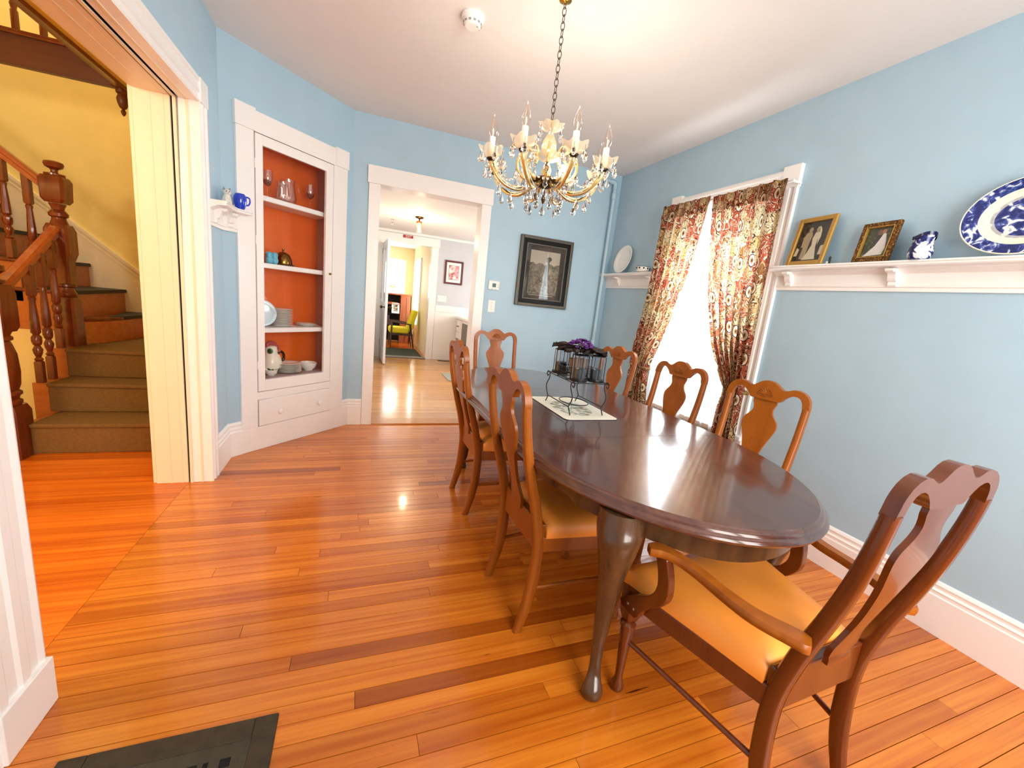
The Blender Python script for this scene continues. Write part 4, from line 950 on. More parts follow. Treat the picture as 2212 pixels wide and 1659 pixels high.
    # front legs: square block, ring, tapered turned leg, pad foot
    for s in (-1, 1):
        cx, cy = s*(fw-.024), yf-.026; mb = MB()
        rings = []
        for wd, z in ((.019, .285), (.026, .305), (.029, .35), (.029, zr-.002)):
            e = wd*.8; rings.append([Vector((cx+x, cy+y, z)) for x, y in ((-e, -wd), (e, -wd), (wd, -e), (wd, e), (e, wd), (-e, wd), (-wd, e), (-wd, -e))])
        mb.loft(rings); mb.lathe([(.012, 0), (.021, .003), (.024, .012), (.021, .026), (.0145, .042), (.0135, .06), (.016, .12), (.020, .20), (.0225, .240), (.020, .253), (.027, .259), (.027, .271), (.019, .278), (.022, .285)], 16, c=(cx, cy, 0))
        mb.build('front_leg', wood_m, root, smooth=40)
    # stretchers
    for s in (-1, 1):
        MB().tube([(s*(fw-.024), yf-.03, .205), (s*(ws-.015), yb(.19)+.03, .19)], .0085, 10).build('stretcher', wood_m, root, smooth=60)
CHG = 'side chairs around the dining table'
ch = thing('dining_chair', 'honey wood side chair on the hall side of the table, nearer the floor vent', 'chair', (.615, 1.487, 0), R_(-88), CHG)
chair_parts(ch, CHAIRW, .20, 1.045, .42, .240, SEAT, .193)
dup(ch, (.629, 2.42, 0), R_(-89), 'honey wood side chair on the hall side of the table, nearer the kitchen')
dup(ch, (1.175, 3.50, 0), R_(179), 'honey wood side chair at the table end below the thermostat')
dup(ch, (1.90, 2.76, 0), R_(97), 'honey wood side chair on the window side, beside the far curtain')
dup(ch, (1.885, 2.055, 0), R_(96), 'honey wood side chair standing against the bright middle of the window')
dup(ch, (1.925, 1.47, 0), R_(104), 'honey wood side chair in front of the near curtain tieback')
# ---- armchair
ac = thing('armchair', 'brown wood armchair with curved arms pulled up to the table end', 'armchair', (1.194, .500, 0), R_(2.6))
chair_parts(ac, DARKARM, .205, 1.068, .450, .295, SEAT, .190)
for s in (-1, 1):
    # arm rail: S curve in plan, flattened section
    P = curve([(s*.208, .008, .606), (s*.228, .042, .610), (s*.260, .11, .612), (s*.272, .19, .615), (s*.276, .27, .620), (s*.292, .335, .626), (s*.318, .378, .628), (s*.345, .395, .624)], 5)
    wds = [(0, .020), (.06, .030), (.2, .027), (.45, .018), (.7, .019), (.88, .028), (1, .018)]; mb = MB(); rings = []
    for i, p in enumerate(P):
        f = i/(len(P)-1); t = (P[min(i+1, len(P)-1)]-P[max(i-1, 0)]).normalized(); n = Vector((t.y, -t.x, 0)).normalized(); h = interp(wds, f)
        sec = [(-1, -.3), (-.8, -1), (.8, -1), (1, -.3), (1, .3), (.8, 1), (-.8, 1), (-1, .3)]
        rings.append([p + n*h*a + Vector((0, 0, .012*c)) for a, c in sec])
    mb.loft(rings); arm = mb.build('arm', CHAIRW, ac, smooth=50)
    # curved arm support screwed to the seat rail
    Q = curve([(s*.300, .468, .345), (s*.302, .460, .375), (s*.303, .425, .415), (s*.302, .375, .455), (s*.302, .348, .50), (s*.304, .350, .555), (s*.310, .368, .617)], 5); mb = MB(); rings = []
    wd = [(0, .032), (.12, .046), (.3, .036), (.5, .026), (.75, .022), (1, .024)]
    for i, p in enumerate(Q):
        h = interp(wd, i/(len(Q)-1)); rings.append([p+Vector((a*.013, b_*h, 0)) for a, b_ in ((-1, -1), (1, -1), (1, 1), (-1, 1))])
    mb.loft(rings); sp = mb.build('arm_support', DARKARM, ac, bevel=.003)
    for dy in (-.012, .016): MB().lathe([(.005, 0), (.005, .002), (.001, .003)], 10, Matrix.Translation((s*.3155, .452+dy, .377)) @ Matrix.Rotation(R_(90*s), 4, 'Y')).build('screw', paint('steel_screw', (.7, .7, .7), .25, metal=1, bump=0), sp)

# ================================================================== ON THE TABLE
mm, nt, b = new_mat('printed_placemat'); tc = N(nt, 'ShaderNodeTexCoord'); L = nt.links
vo = N(nt, 'ShaderNodeTexNoise'); vo.inputs['Scale'].default_value = 26; vo.inputs['Detail'].default_value = 5; L.new(tc.outputs['Object'], vo.inputs['Vector'])
rp = ramp(nt, [(.44, srgb(244, 240, 222)), (.5, srgb(198, 204, 186)), (.56, srgb(150, 166, 156)), (.62, srgb(206, 172, 118)), (.7, srgb(92, 92, 80))]); L.new(vo.outputs['Fac'], rp.inputs[0])
gd = N(nt, 'ShaderNodeTexGradient', gradient_type='SPHERICAL'); mp = N(nt, 'ShaderNodeMapping'); mp.inputs['Scale'].default_value = (7.6, 5.2, 1); mp.inputs['Location'].default_value = (.12, .1, 0); L.new(tc.outputs['Object'], mp.inputs[0]); L.new(mp.outputs[0], gd.inputs[0])
mk = N(nt, 'ShaderNodeMath', operation='GREATER_THAN'); mk.inputs[1].default_value = .22; L.new(gd.outputs[0], mk.inputs[0])
mx = N(nt, 'ShaderNodeMix', data_type='RGBA'); L.new(mk.outputs[0], mx.inputs[0]); mx.inputs[6].default_value = c4(srgb(244, 240, 222)); L.new(rp.outputs[0], mx.inputs[7]); L.new(mx.outputs[2], b.inputs['Base Color']); b.inputs['Roughness'].default_value = .45
pts = []
for cx, cy, a0 in ((.125, .205, 0), (-.125, .205, 90), (-.125, -.205, 180), (.125, -.205, 270)):
    for k in range(7): a = R_(a0+15*k); pts.append((cx+.03*math.cos(a), cy+.03*math.sin(a)))
pm = thing('placemat', 'cream placemat printed with grey green flowers under the candle stand', 'placemat', (1.135, 1.975, .755))
MB().prism(pts, lambda x, y: Vector((x, y, .0005)), lambda x, y: Vector((x, y, .004))).build('mat_sheet', mm, pm)
MB().prism([(x*1.008, y*1.006) for x, y in pts], lambda x, y: Vector((x, y, 0)), lambda x, y: Vector((x, y, .003))).build('mat_edge', BLACKM, pm)
rk = thing('candle_stand', 'black wire candle stand with scrolled legs and a circular hoop', 'stand', (1.131, 1.955, .759))
mb = MB()
for s in (-1, 1):
    for e in (-1, 1):
        P = curve([(s*.097, e*.150, .003), (s*.097, e*.132, .030), (s*.100, e*.128, .045), (s*.100, e*.150, .075), (s*.100, e*.155, .105), (s*.10, e*.130, .14), (s*.10, e*.128, .165), (s*.10, e*.150, .178), (s*.10, e*.165, .165), (s*.10, e*.155, .15), (s*.10, e*.143, .158)], 5)
        m2 = MB(); m2.tube(P, .0032, 8); m2.build('scroll_leg', BLACKM, rk, smooth=60)
for s in (-1, 1):
    MB().tube([(s*.099, -.128, .042), (s*.099, .128, .042)], .003, 8).build('side_bar', BLACKM, rk)
    MB().tube([(s*.10, -.17, .172), (s*.10, .15, .172)], .003, 8).build('tray_bar', BLACKM, rk)
for e in (-.15, -.05, .05, .15): MB().tube([(-.10, e, .172), (.10, e, .172)], .0028, 8).build('cross_bar', BLACKM, rk)
MB().tube([(.075*math.cos(2*PI*i/36), .095*math.sin(2*PI*i/36), .040) for i in range(37)], .003, 8).build('hoop', BLACKM, rk, smooth=60)
mb = MB()
for i in range(12):
    y = -.03+.0055*i*1.4
    for s in (-1, 1): mb.tube([(s*.092, -.052+.0095*i, .175), (s*.092, -.052+.0095*i, .235)], .0016, 5)
for z in (.178, .206, .234): mb.tube([(.092, -.054, z), (.092, .054, z), (-.092, .054, z), (-.092, -.054, z), (.092, -.054, z)], .002, 6)
mb.build('wire_basket', BLACKM, rk)
cgl = [(1, 1, 'window side, kitchen end'), (1, -1, 'window side, armchair end'), (-1, 1, 'hall side, kitchen end'), (-1, -1, 'hall side, armchair end')]
CGLASS = thin_glass('grey_blue_candle_glass', (.93, .95, .97), .09, edge=.9)
for s, e, w in cgl:
    r = thing('candle_glass', 'clear cylinder candle glass on the wire stand, ' + w, 'candle holder', (1.131+s*.050, 1.955+e*.105, .935))
    MB().lathe([(.046, 0), (.048, .004), (.048, .012), (.001, .012)], 24).build('dish', BLACKM, r, smooth=40)
    MB().lathe([(.040, .012), (.041, .135), (.039, .135), (.038, .016), (.001, .015)], 24).build('glass_cylinder', CGLASS, r, smooth=40)
    MB().lathe([(.041, .132), (.042, .134), (.041, .1365), (.0395, .1365), (.039, .134), (.0395, .132)], 24).build('rim', BLACKM, r, smooth=40)
    for q in range(6): MB().tube([(.0425*math.cos(q*PI/3+.3), .0425*math.sin(q*PI/3+.3), .008), (.0425*math.cos(q*PI/3+.3), .0425*math.sin(q*PI/3+.3), .134)], .0018, 6).build('cage_wire', BLACKM, r)
    MB().lathe([(.030, .013), (.031, .06), (.029, .064), (.001, .064)], 18).build('candle', paint('dark_wax', srgb(34, 32, 36), .4, bump=0), r, smooth=40)
fw_ = thing('flower_pot', 'potted plant with purple blossoms and dark ruffled leaves', 'plant', (1.131, 1.955, .935))
MB().lathe([(.040, 0), (.052, .085), (.056, .10), (.052, .10), (.046, .07), (.001, .065)], 22).build('pot', paint('tan_pot', srgb(150, 116, 92), .6), fw_, smooth=40)
r3 = random.Random(11); LEAF = paint('dark_leaf', srgb(52, 40, 34), .6, var=.2, nscale=40)
for i in range(20):
    a = 2*PI*i/20 + r3.uniform(-.15, .15); ln = r3.uniform(.10, .145); wv = r3.uniform(.030, .042); tilt = r3.uniform(.05, .22)
    M = Matrix.Translation((.015*math.cos(a), .015*math.sin(a), .138+r3.uniform(0, .015))) @ Matrix.Rotation(a, 4, 'Z') @ Matrix.Rotation(-tilt, 4, 'Y')
    mb = drape(lambda u, v: M @ Vector((ln*v, wv*(2*u-1)*max(.02, math.sin(PI*(v**1.25)))**.6*(1 if v < 1 else 0), .010*math.sin(u*11+i+v*9)*v - .022*v*v + .014*abs(2*u-1))), 8, 10)
    mb.build('leaf', LEAF, fw_, smooth=180)
for i in range(60):
    a = r3.uniform(0, 2*PI); rr = .068*math.sqrt(r3.random()); z = .166 + .040*(1-(rr/.07)**2) + r3.uniform(-.006, .006)
    mb = MB(); c = Vector((rr*math.cos(a), rr*math.sin(a), z))
    for j in range(5): t = 2*PI*j/5; mb.ball((c.x+.006*math.cos(t), c.y+.006*math.sin(t), c.z), .0065, .0065, .004, 6, 4)
    if i == 0: PUR = paint('purple_petal', srgb(92, 34, 120), .6, var=.25, nscale=200, bump=0)
    mb.build('blossom', PUR, fw_, smooth=60)
# ================================================================== CHANDELIER
cx, cy = .866, 2.076
chd = thing('crystal_chandelier', 'gilt glass chandelier with eight candle arms and crystal drops hanging on a chain', 'chandelier', (cx, cy, 1.75))
Z = lambda z: z-1.75
ang0 = math.atan2(-cy, -cx)      # towards the hall opening and the near wall
mb_link = MB(); pts = [(.0085*math.cos(2*PI*i/16), 0, .019*math.sin(2*PI*i/16)) for i in range(17)]
mb_link.tube(pts, .0018, 6); link_me = mb_link.mesh('chain_link', BRONZE)
nl = 17
for i in range(nl):
    o = bpy.data.objects.new('chain_link', link_me); COL.objects.link(o); o.parent = chd; o.location = (0, 0, Z(2.205)+i*.0298); o.rotation_euler[2] = ang0 + (PI/2 if i % 2 else .5)
MB().lathe([(.030, 0), (.029, -.004), (.012, -.009), (.004, -.012), (.003, -.016)], 24, c=(0, 0, Z(2.70))).build('ceiling_canopy', BRASS, chd, smooth=40)
MB().lathe([(.004, Z(2.19)), (.008, Z(2.18)), (.008, Z(1.90)), (.004, Z(1.86))], 12).build('stem', BRASS, chd, smooth=60)
def ruffle(r0, r1, z0, z1, n, amp, name, mat, th=.003):
    def f(u, v):
        a = 2*PI*u; r = r0+(r1-r0)*v**.8; rr = r*(1+amp*v*math.cos(n*a)); return Vector((rr*math.cos(a), rr*math.sin(a), z0+(z1-z0)*v**1.6 + amp*.25*r*v*math.cos(n*a)))
    return drape(f, n*8, 6).build(name, mat, chd, smooth=180)
ruffle(.010, .062, Z(2.135), Z(2.168), 8, .12, 'crown_dish', DISHGL)
MB().lathe([(.010, Z(2.02)), (.026, Z(2.035)), (.036, Z(2.06)), (.034, Z(2.09)), (.020, Z(2.115)), (.012, Z(2.135))], 20).build('glass_vase', DISHGL, chd, smooth=60)
ruffle(.012, .075, Z(2.0), Z(2.03), 8, .1, 'inner_dish', DISHGL)
MB().lathe([(.008, Z(1.915)), (.018, Z(1.93)), (.024, Z(1.96)), (.014, Z(1.985)), (.010, Z(2.0))], 18).build('column', GOLD, chd, smooth=60)
MB().lathe([(.003, Z(1.855)), (.010, Z(1.862)), (.008, Z(1.872)), (.040, Z(1.882)), (.070, Z(1.897)), (.075, Z(1.908)), (.066, Z(1.917)), (.001, Z(1.918))], 24).build('hub', BRONZE, chd, smooth=40)
MB().lathe([(.001, Z(1.80)), (.006, Z(1.806)), (.010, Z(1.82)), (.006, Z(1.835)), (.014, Z(1.848)), (.008, Z(1.858))], 12).build('finial', BRONZE, chd, smooth=60)
def drop_me(L, w):
    mb = MB(); mb.lathe([(.0005, -L), (w*.55, -L*.93), (w, -L*.72), (w*.85, -L*.50), (w*.35, -L*.18), (.0015, -L*.02), (.001, 0)], 8)
    me = mb.mesh('crystal_drop', CRYSTAL); return me
D1, D2 = drop_me(.054, .0140), drop_me(.042, .0112); BEAD = MB().ball((0, 0, 0), .007, n=8, m=6).mesh('bead', CRYSTAL)
PIN = MB().tube([(0, 0, 0), (0, 0, .016)], .0008, 4).mesh('pin', BRONZE)
def drop(par, p, me):
    o = bpy.data.objects.new('crystal_drop', me); COL.objects.link(o); o.parent = par; o.location = (p[0], p[1], p[2]-.014); o.rotation_euler[2] = random.uniform(0, 3)
    b = bpy.data.objects.new('pin', PIN); COL.objects.link(b); b.parent = par; b.location = (p[0], p[1], p[2]-.014)
WAX = paint('white_candle_sleeve', srgb(250, 248, 242), .4, bump=0); FILA = emit('warm_filament', (1, .72, .42), 9)
arm_path = curve([(.045, 0, Z(1.905)), (.085, 0, Z(1.872)), (.140, 0, Z(1.846)), (.195, 0, Z(1.850)), (.245, 0, Z(1.878)), (.280, 0, Z(1.918)), (.292, 0, Z(1.945))], 6)
arm2_path = curve([(.03, 0, Z(1.912)), (.085, 0, Z(1.905)), (.135, 0, Z(1.935)), (.150, 0, Z(1.985)), (.130, 0, Z(2.035)), (.095, 0, Z(2.05)), (.075, 0, Z(2.03)), (.085, 0, Z(2.008))], 6)
def rope(path, r, n=10):
    """glass rod with a spiral of gilt: slightly lobed tube"""
    mb = MB(); mb.tube(path, r, n); return mb
for k in range(8):
    a = ang0 + PI/8 + k*PI/4; M = Matrix.Rotation(a, 4, 'Z')
    arm = rope([M @ p for p in arm_path], .0092).build('arm', GOLD, chd, smooth=60)
    mb = MB(); P = [M @ p for p in arm_path]
    sdv = M @ Vector((0, 1, 0)); mb.tube([p + Vector((0, 0, .006)) + sdv*.011 for p in P], .0055, 8); mb.tube([p + Vector((0, 0, .006)) - sdv*.011 for p in P], .0055, 8); mb.build('glass_rod', CRYSTAL, arm, smooth=60)
    c = Vector((.292*math.cos(a), .292*math.sin(a), 0))
    def f(u, v):
        t = 2*PI*u; r = .010+.050*v**.75; rr = r*(1+.10*v*math.cos(6*t)); return c + Vector((rr*math.cos(t), rr*math.sin(t), Z(1.960)+.040*v**1.8+.006*v*math.cos(6*t)))
    drape(f, 64, 5).build('glass_dish', DISHGL, arm, smooth=180)
    MB().lathe([(.006, Z(1.94)), (.020, Z(1.951)), (.021, Z(1.957)), (.010, Z(1.962)), (.001, Z(1.962))], 16, c=tuple(c)).build('socket_cup', BRONZE, arm, smooth=40)
    MB().lathe([(.0142, Z(1.960)), (.0142, Z(2.047)), (.012, Z(2.049)), (.001, Z(2.049))], 14, c=tuple(c)).build('candle_sleeve', WAX, arm, smooth=40)
    MB().lathe([(.009, Z(2.048)), (.014, Z(2.058)), (.0195, Z(2.076)), (.0185, Z(2.096)), (.0105, Z(2.120)), (.004, Z(2.136)), (.0006, Z(2.148))], 14, c=tuple(c)).build('flame_bulb', BULBGL, arm, smooth=60)
    MB().tube([c+Vector((0, 0, Z(2.05))), c+Vector((0, 0, Z(2.085)))], .0016, 5).build('filament', FILA, arm)
    for j in range(6):
        t = a + 2*PI*(j+.5)/6; p = c + Vector((.054*math.cos(t), .054*math.sin(t), Z(1.990))); drop(arm, p, D1 if j % 2 == 0 else D2)
    for q in (.22, .45, .66): 
        p = M @ arm_path[int(q*(len(arm_path)-1))]; drop(arm, p - Vector((0, 0, .006)), D1)
    a2 = a + PI/8; M2 = Matrix.Rotation(a2, 4, 'Z')
    sc = rope([M2 @ p for p in arm2_path], .0078, 8).build('scroll', GOLD, chd, smooth=60)
    drop(sc, M2 @ Vector((.150, 0, Z(1.975))), D1); drop(sc, M2 @ Vector((.112, 0, Z(1.918))), D1); drop(sc, M2 @ Vector((.088, 0, Z(2.006))), D2)
    # swag of beads between neighbouring arms
    mb = MB(); A = Vector((.245*math.cos(a), .245*math.sin(a), Z(1.905))); B = Vector((.245*math.cos(a+PI/4), .245*math.sin(a+PI/4), Z(1.905)))
    for j in range(1, 9):
        u = j/9; p = A.lerp(B, u) + Vector((0, 0, -.045*4*u*(1-u))); mb.ball(tuple(p), .0068, n=6, m=4)
    mb.build('bead_swag', CRYSTAL, chd, smooth=60)
for k in range(6):
    a = ang0 + k*PI/3; drop(chd, (.045*math.cos(a), .045*math.sin(a), Z(1.885)), D1)
    drop(chd, (.058*math.cos(a), .058*math.sin(a), Z(2.155)), D2)
drop(chd, (0, 0, Z(1.81)), D1)
la = ang0 + PI*.62
MB().lathe([(.001, 0), (.012, .006), (.0165, .028), (.013, .05), (.006, .066), (.001, .07)], 14, c=(.085*math.cos(la), .085*math.sin(la), Z(1.935))).build('lit_bulb', emit('glowing_bulb', (1, .78, .45), 18), chd, smooth=60)
point('chandelier_light', (cx+.085*math.cos(la), cy+.085*math.sin(la), 1.97), 9, (1.0, .80, .55), .03)
for k in range(8):
    a = ang0 + PI/8 + k*PI/4; point('candle_light', (cx+.292*math.cos(a), cy+.292*math.sin(a), 2.16), 1.1, (1.0, .84, .70), .02)

# --- smoke detector on the ceiling
sd = thing('smoke_detector', 'round white smoke detector on the ceiling near the chandelier chain', 'smoke detector', (.507, 2.412, ZC))
MB().lathe([(.058, 0), (.060, -.006), (.058, -.016), (.050, -.020), (.050, -.026), (.046, -.030), (.044, -.042), (.036, -.050), (.001, -.051)], 32).build('housing', PLASTIC, sd, smooth=30)
mb = MB()
for j in range(12): t = 2*PI*j/12; mb.box(.0455, -.006, -.041, .0475, .006, -.032, Matrix.Rotation(t, 4, 'Z'))
mb.build('vent_slots', paint('vent_grey', srgb(150, 146, 142), .6, bump=0), sd)
MB().ball((.022, -.018, -.051), .004, .004, .002, 8, 5).build('indicator', paint('indicator_green', srgb(120, 140, 120), .4, bump=0), sd)

# ================================================================== CURTAINS
mc, nt, b = new_mat('paisley_fabric'); L = nt.links; out = nt.nodes['Material Output']
def MATH(op, a, b_=None, c=None):
    n = N(nt, 'ShaderNodeMath', operation=op)
    for k, v in enumerate((a, b_, c)):
        if v is None: continue
        if isinstance(v, (int, float)): n.inputs[k].default_value = v
        else: L.new(v, n.inputs[k])
    return n.outputs[0]
def MIX(f, a, b_):
    n = N(nt, 'ShaderNodeMix', data_type='RGBA')
    for k, v in ((0, f), (6, a), (7, b_)):
        if isinstance(v, tuple): n.inputs[k].default_value = c4(v)
        else: L.new(v, n.inputs[k])
    return n.outputs[2]
uv = N(nt, 'ShaderNodeUVMap'); wv = N(nt, 'ShaderNodeTexNoise'); wv.inputs['Scale'].default_value = 7; wv.inputs['Detail'].default_value = 2; L.new(uv.outputs[0], wv.inputs['Vector'])
sc = N(nt, 'ShaderNodeVectorMath', operation='SCALE'); sc.inputs['Scale'].default_value = .06; L.new(wv.outputs['Color'], sc.inputs[0])
ad = N(nt, 'ShaderNodeVectorMath', operation='ADD'); L.new(uv.outputs[0], ad.inputs[0]); L.new(sc.outputs[0], ad.inputs[1])
def MAP(src, sx, sy):
    m = N(nt, 'ShaderNodeMapping'); m.inputs['Scale'].default_value = (sx, sy, 1); L.new(src, m.inputs[0]); return m.outputs[0]
n1 = N(nt, 'ShaderNodeTexVoronoi', voronoi_dimensions='2D', feature='SMOOTH_F1'); n1.inputs['Scale'].default_value = 1; n1.inputs['Smoothness'].default_value = .12; L.new(MAP(ad.outputs[0], 11, 8), n1.inputs['Vector'])
fld = ramp(nt, [(0, srgb(178, 90, 64)), (.36, srgb(196, 158, 104)), (.52, srgb(214, 190, 148)), (.66, srgb(150, 108, 66)), (.76, srgb(202, 134, 98))]); fld.color_ramp.interpolation = 'CONSTANT'
L.new(n1.outputs['Color'], fld.inputs[0]); col = fld.outputs[0]
# scrolling leaf lines, pale and dark
for sx, sy, mul, th, cc, sgn in ((13, 9, 15, .80, srgb(232, 218, 192), 1), (15, 11, 13, .88, srgb(66, 46, 40), -1), (26, 20, 10, .90, srgb(120, 66, 46), 1)):
    nn = N(nt, 'ShaderNodeTexNoise'); nn.inputs['Scale'].default_value = 1; nn.inputs['Detail'].default_value = .5; nn.inputs['Distortion'].default_value = 2.2; L.new(MAP(ad.outputs[0], sx, sy), nn.inputs['Vector'])
    w_ = MATH('SINE', MATH('MULTIPLY', nn.outputs['Fac'], float(mul*2)))
    col = MIX(MATH('GREATER_THAN', w_ if sgn > 0 else MATH('MULTIPLY', w_, -1.0), th), col, cc)
# medallions
vo = N(nt, 'ShaderNodeTexVoronoi', voronoi_dimensions='2D'); vo.inputs['Scale'].default_value = 1; vo.inputs['Randomness'].default_value = .6; L.new(MAP(uv.outputs[0], 8.5, 4.6), vo.inputs['Vector'])
d_ = vo.outputs['Distance']
for lim, cc in ((.200, srgb(70, 50, 44)), (.168, srgb(228, 212, 184)), (.095, srgb(176, 128, 84)), (.05, srgb(74, 52, 48))):
    col = MIX(MATH('LESS_THAN', d_, lim), col, cc)
df = N(nt, 'ShaderNodeBsdfDiffuse'); tl = N(nt, 'ShaderNodeBsdfTranslucent'); ms = N(nt, 'ShaderNodeMixShader'); ms.inputs[0].default_value = .58
L.new(col, df.inputs[0]); L.new(col, tl.inputs[0]); L.new(df.outputs[0], ms.inputs[1]); L.new(tl.outputs[0], ms.inputs[2]); L.new(ms.outputs[0], out.inputs['Surface']); nt.nodes.remove(b)
def curtain(name, outer, inner, zs, folds, label, xbase, seed):
    """outer / inner: tables (z, y) of the two edges; cloth hangs in vertical folds, gathered where it is narrow"""
    root = thing(name, label, 'curtain', (xbase, (outer[0][1]+inner[0][1])/2, .02))
    nu, nv = 150, 60; zt, zb = zs; full = abs(outer[-1][1]-inner[-1][1]); base = full*1.9
    rr = random.Random(seed); ph = [rr.uniform(0, 6) for _ in range(5)]
    def f(u, v):
        z = zt + (zb-zt)*v; y0, y1 = interp(outer, z), interp(inner, z); wd = abs(y1-y0); g = min(1.9, full/max(.05, wd))
        amp = (.013 + .016*(g-1)) * (1 if v > .03 else .8) * (1 + .9*max(0, 1-2.2*u))
        ww = u + .012*math.sin(7*u+ph[0]) + .02*math.sin(3*u+ph[1]+2*v)
        s = math.sin(2*PI*folds*ww+ph[2]); s = s*(1-.25*abs(s)) + .25*math.sin(4*PI*folds*ww+ph[3])
        y = y0+(y1-y0)*u + .006*math.sin(2*PI*folds*ww*1.0+ph[2]+1.4)*g
        x = -amp*(1+s)
        return Vector((x, y, z))
    mb = drape(lambda u, v: f(u, v) - Vector((0, root.location.y, .02)), nu, nv)
    o = mb.build('curtain_cloth', mc, root, smooth=180)
    hd = drape(lambda u, v: f(u, v*.055) - Vector((.006, root.location.y, .02)), nu, 4).build('rod_pocket', mc, root, smooth=180)
    hu = hd.data.uv_layers.new(name='UVMap')
    for poly in hd.data.polygons:
        for li in poly.loop_indices:
            vi = hd.data.loops[li].vertex_index; hu.data[li].uv = (vi % (nu+1)/nu*base + .21, vi//(nu+1)/4*.11 + .4)
    uvl = o.data.uv_layers.new(name='UVMap'); W_ = base
    for poly in o.data.polygons:
        for li in poly.loop_indices:
            vi = o.data.loops[li].vertex_index; i, j = vi % (nu+1), vi // (nu+1)
            uvl.data[li].uv = (i/nu*W_, j/nv*(zt-zb))
    return root
nr_out = [(.25, 1.975), (.9, 1.99), (2.2, 2.015)]
nr_in = [(.25, 2.19), (.50, 2.171), (.72, 2.165), (.86, 2.140), (.90, 2.175), (.976, 2.225), (1.16, 2.338), (1.49, 2.466), (1.96, 2.569), (2.2, 2.602)]
fr_out = [(.25, 3.20), (.52, 3.184), (.93, 3.17), (1.27, 3.14), (1.64, 3.127), (2.21, 3.12)]
fr_in = [(.25, 2.94), (.54, 2.959), (.83, 3.005), (.90, 2.976), (1.07, 2.899), (1.30, 2.813), (1.66, 2.699), (1.97, 2.648), (2.2, 2.622)]
curtain('paisley_curtain', nr_out, nr_in, (2.215, .25), 6.5, 'rust and tan paisley curtain tied back beside the plate rail photographs', 2.455, 3)
curtain('paisley_curtain', fr_out, fr_in, (2.225, .25), 6.0, 'rust and tan paisley curtain tied back beside the plain white plate', 2.455, 8)
cr_ = thing('curtain_rod', 'white curtain rod across the window head carrying the paisley curtains', 'curtain rod', (2.46, 2.57, 2.2))
MB().tube([(0, -.58, 0), (0, .58, 0)], .008, 10).build('rod', WHITE, cr_, smooth=60)
for s in (-1, 1): MB().tube([(0, s*.57, 0), (.075, s*.57, 0)], .007, 8).build('return', WHITE, cr_)
for y0, z0, w, oy in ((2.06, .875, 'near', 1.99), (3.075, .85, 'far', 3.17)):
    pth = [(2.437+.040*math.cos(t), y0+.085*math.sin(t), z0+.01*math.sin(t)) for t in [2*PI*i/28 for i in range(29)]]
    mb = MB(); mb.tube([Vector(p)-Vector((2.44, y0, z0)) for p in pth], .011, 8)
    o = mb.build('curtain_tieback', mc, smooth=60, loc=(2.44, y0, z0)); tag(o, 'paisley cloth tieback gathering the %s' % ('curtain beside the plate rail photographs' if w == 'near' else 'curtain beside the plain white plate'), 'tieback')
    uvl = o.data.uv_layers.new(name='UVMap')
    for li in range(len(o.data.loops)): co = o.data.vertices[o.data.loops[li].vertex_index].co; uvl.data[li].uv = (co.y, co.z)
o = drape(lambda u, v: Vector((.012*math.sin(u*70)+.006*math.sin(u*33+v), -.47+.94*u, 2.20-1.95*v)) - Vector((0, 0, .25)), 220, 6).build('sheer_curtain', SHEER, smooth=180, loc=(2.50, 2.59, .25)); tag(o, 'white sheer curtain hanging straight behind the paisley pair', 'curtain')
# ================================================================== THINGS ON THE PLATE RAILS AND WALLS
RT = RZ+.140
def rail_thing(name, label, cat, x, y, rz, lean=0):
    o = thing(name, label, cat, (x, y, RT)); o.rotation_euler = (R_(lean), 0, R_(rz)); return o
# local frame: x to the side, -y out of the picture, z up; a right-wall thing faces -x  (rz = -90)
SEP_D = paint('photo_dark', srgb(34, 34, 26), .3, var=.35, nscale=30, bump=0); SEP_L = paint('photo_light', srgb(226, 216, 186), .35, bump=0); SEP_M = paint('photo_tan', srgb(176, 158, 118), .35, bump=0)
def flat(par, name, pts, y, mat, th=.0006): return MB().prism(pts, lambda x, z: Vector((x, y, z)), lambda x, z: Vector((x, y+th, z))).build(name, mat, par)
def oval2(cx, cz, rx, rz, n=16): return [(cx+rx*math.cos(2*PI*i/n), cz+rz*math.sin(2*PI*i/n)) for i in range(n)]
f1 = rail_thing('photo_frame', 'gold framed sepia wedding photograph of a standing couple on the rail', 'picture', 2.487, 1.828, -97, -9)
g_ = thing('tmp', 'x', 'x'); g_.parent = f1; g_.location = (0, 0, .14)
def frame_in(par, w, h, b, dep, mat, zc, bevel=.004, name='frame'):
    mb = MB(); mb.box(-w/2, -dep, zc-h/2, -w/2+b, 0, zc+h/2); mb.box(w/2-b, -dep, zc-h/2, w/2, 0, zc+h/2); mb.box(-w/2+b, -dep, zc-h/2, w/2-b, 0, zc-h/2+b); mb.box(-w/2+b, -dep, zc+h/2-b, w/2-b, 0, zc+h/2)
    return mb.build(name, mat, par, bevel=bevel)
bpy.data.objects.remove(g_)
GOLDF = paint('gilt_frame', srgb(186, 146, 70), .35, metal=.4, bump=.05)
frame_in(f1, .242, .285, .026, .016, GOLDF, .1425); MB().box(-.097, -.004, .024, .097, -.001, .262).build('photo_print', SEP_D, f1)
ph1 = f1
flat(ph1, 'groom_figure', [(-.048, .040), (-.012, .040), (-.012, .13), (-.006, .175), (-.014, .198), (-.044, .198), (-.062, .17), (-.058, .11), (-.044, .11)], -.0047, SEP_M); flat(ph1, 'groom_head', oval2(-.027, .212, .012, .016), -.0047, SEP_M)
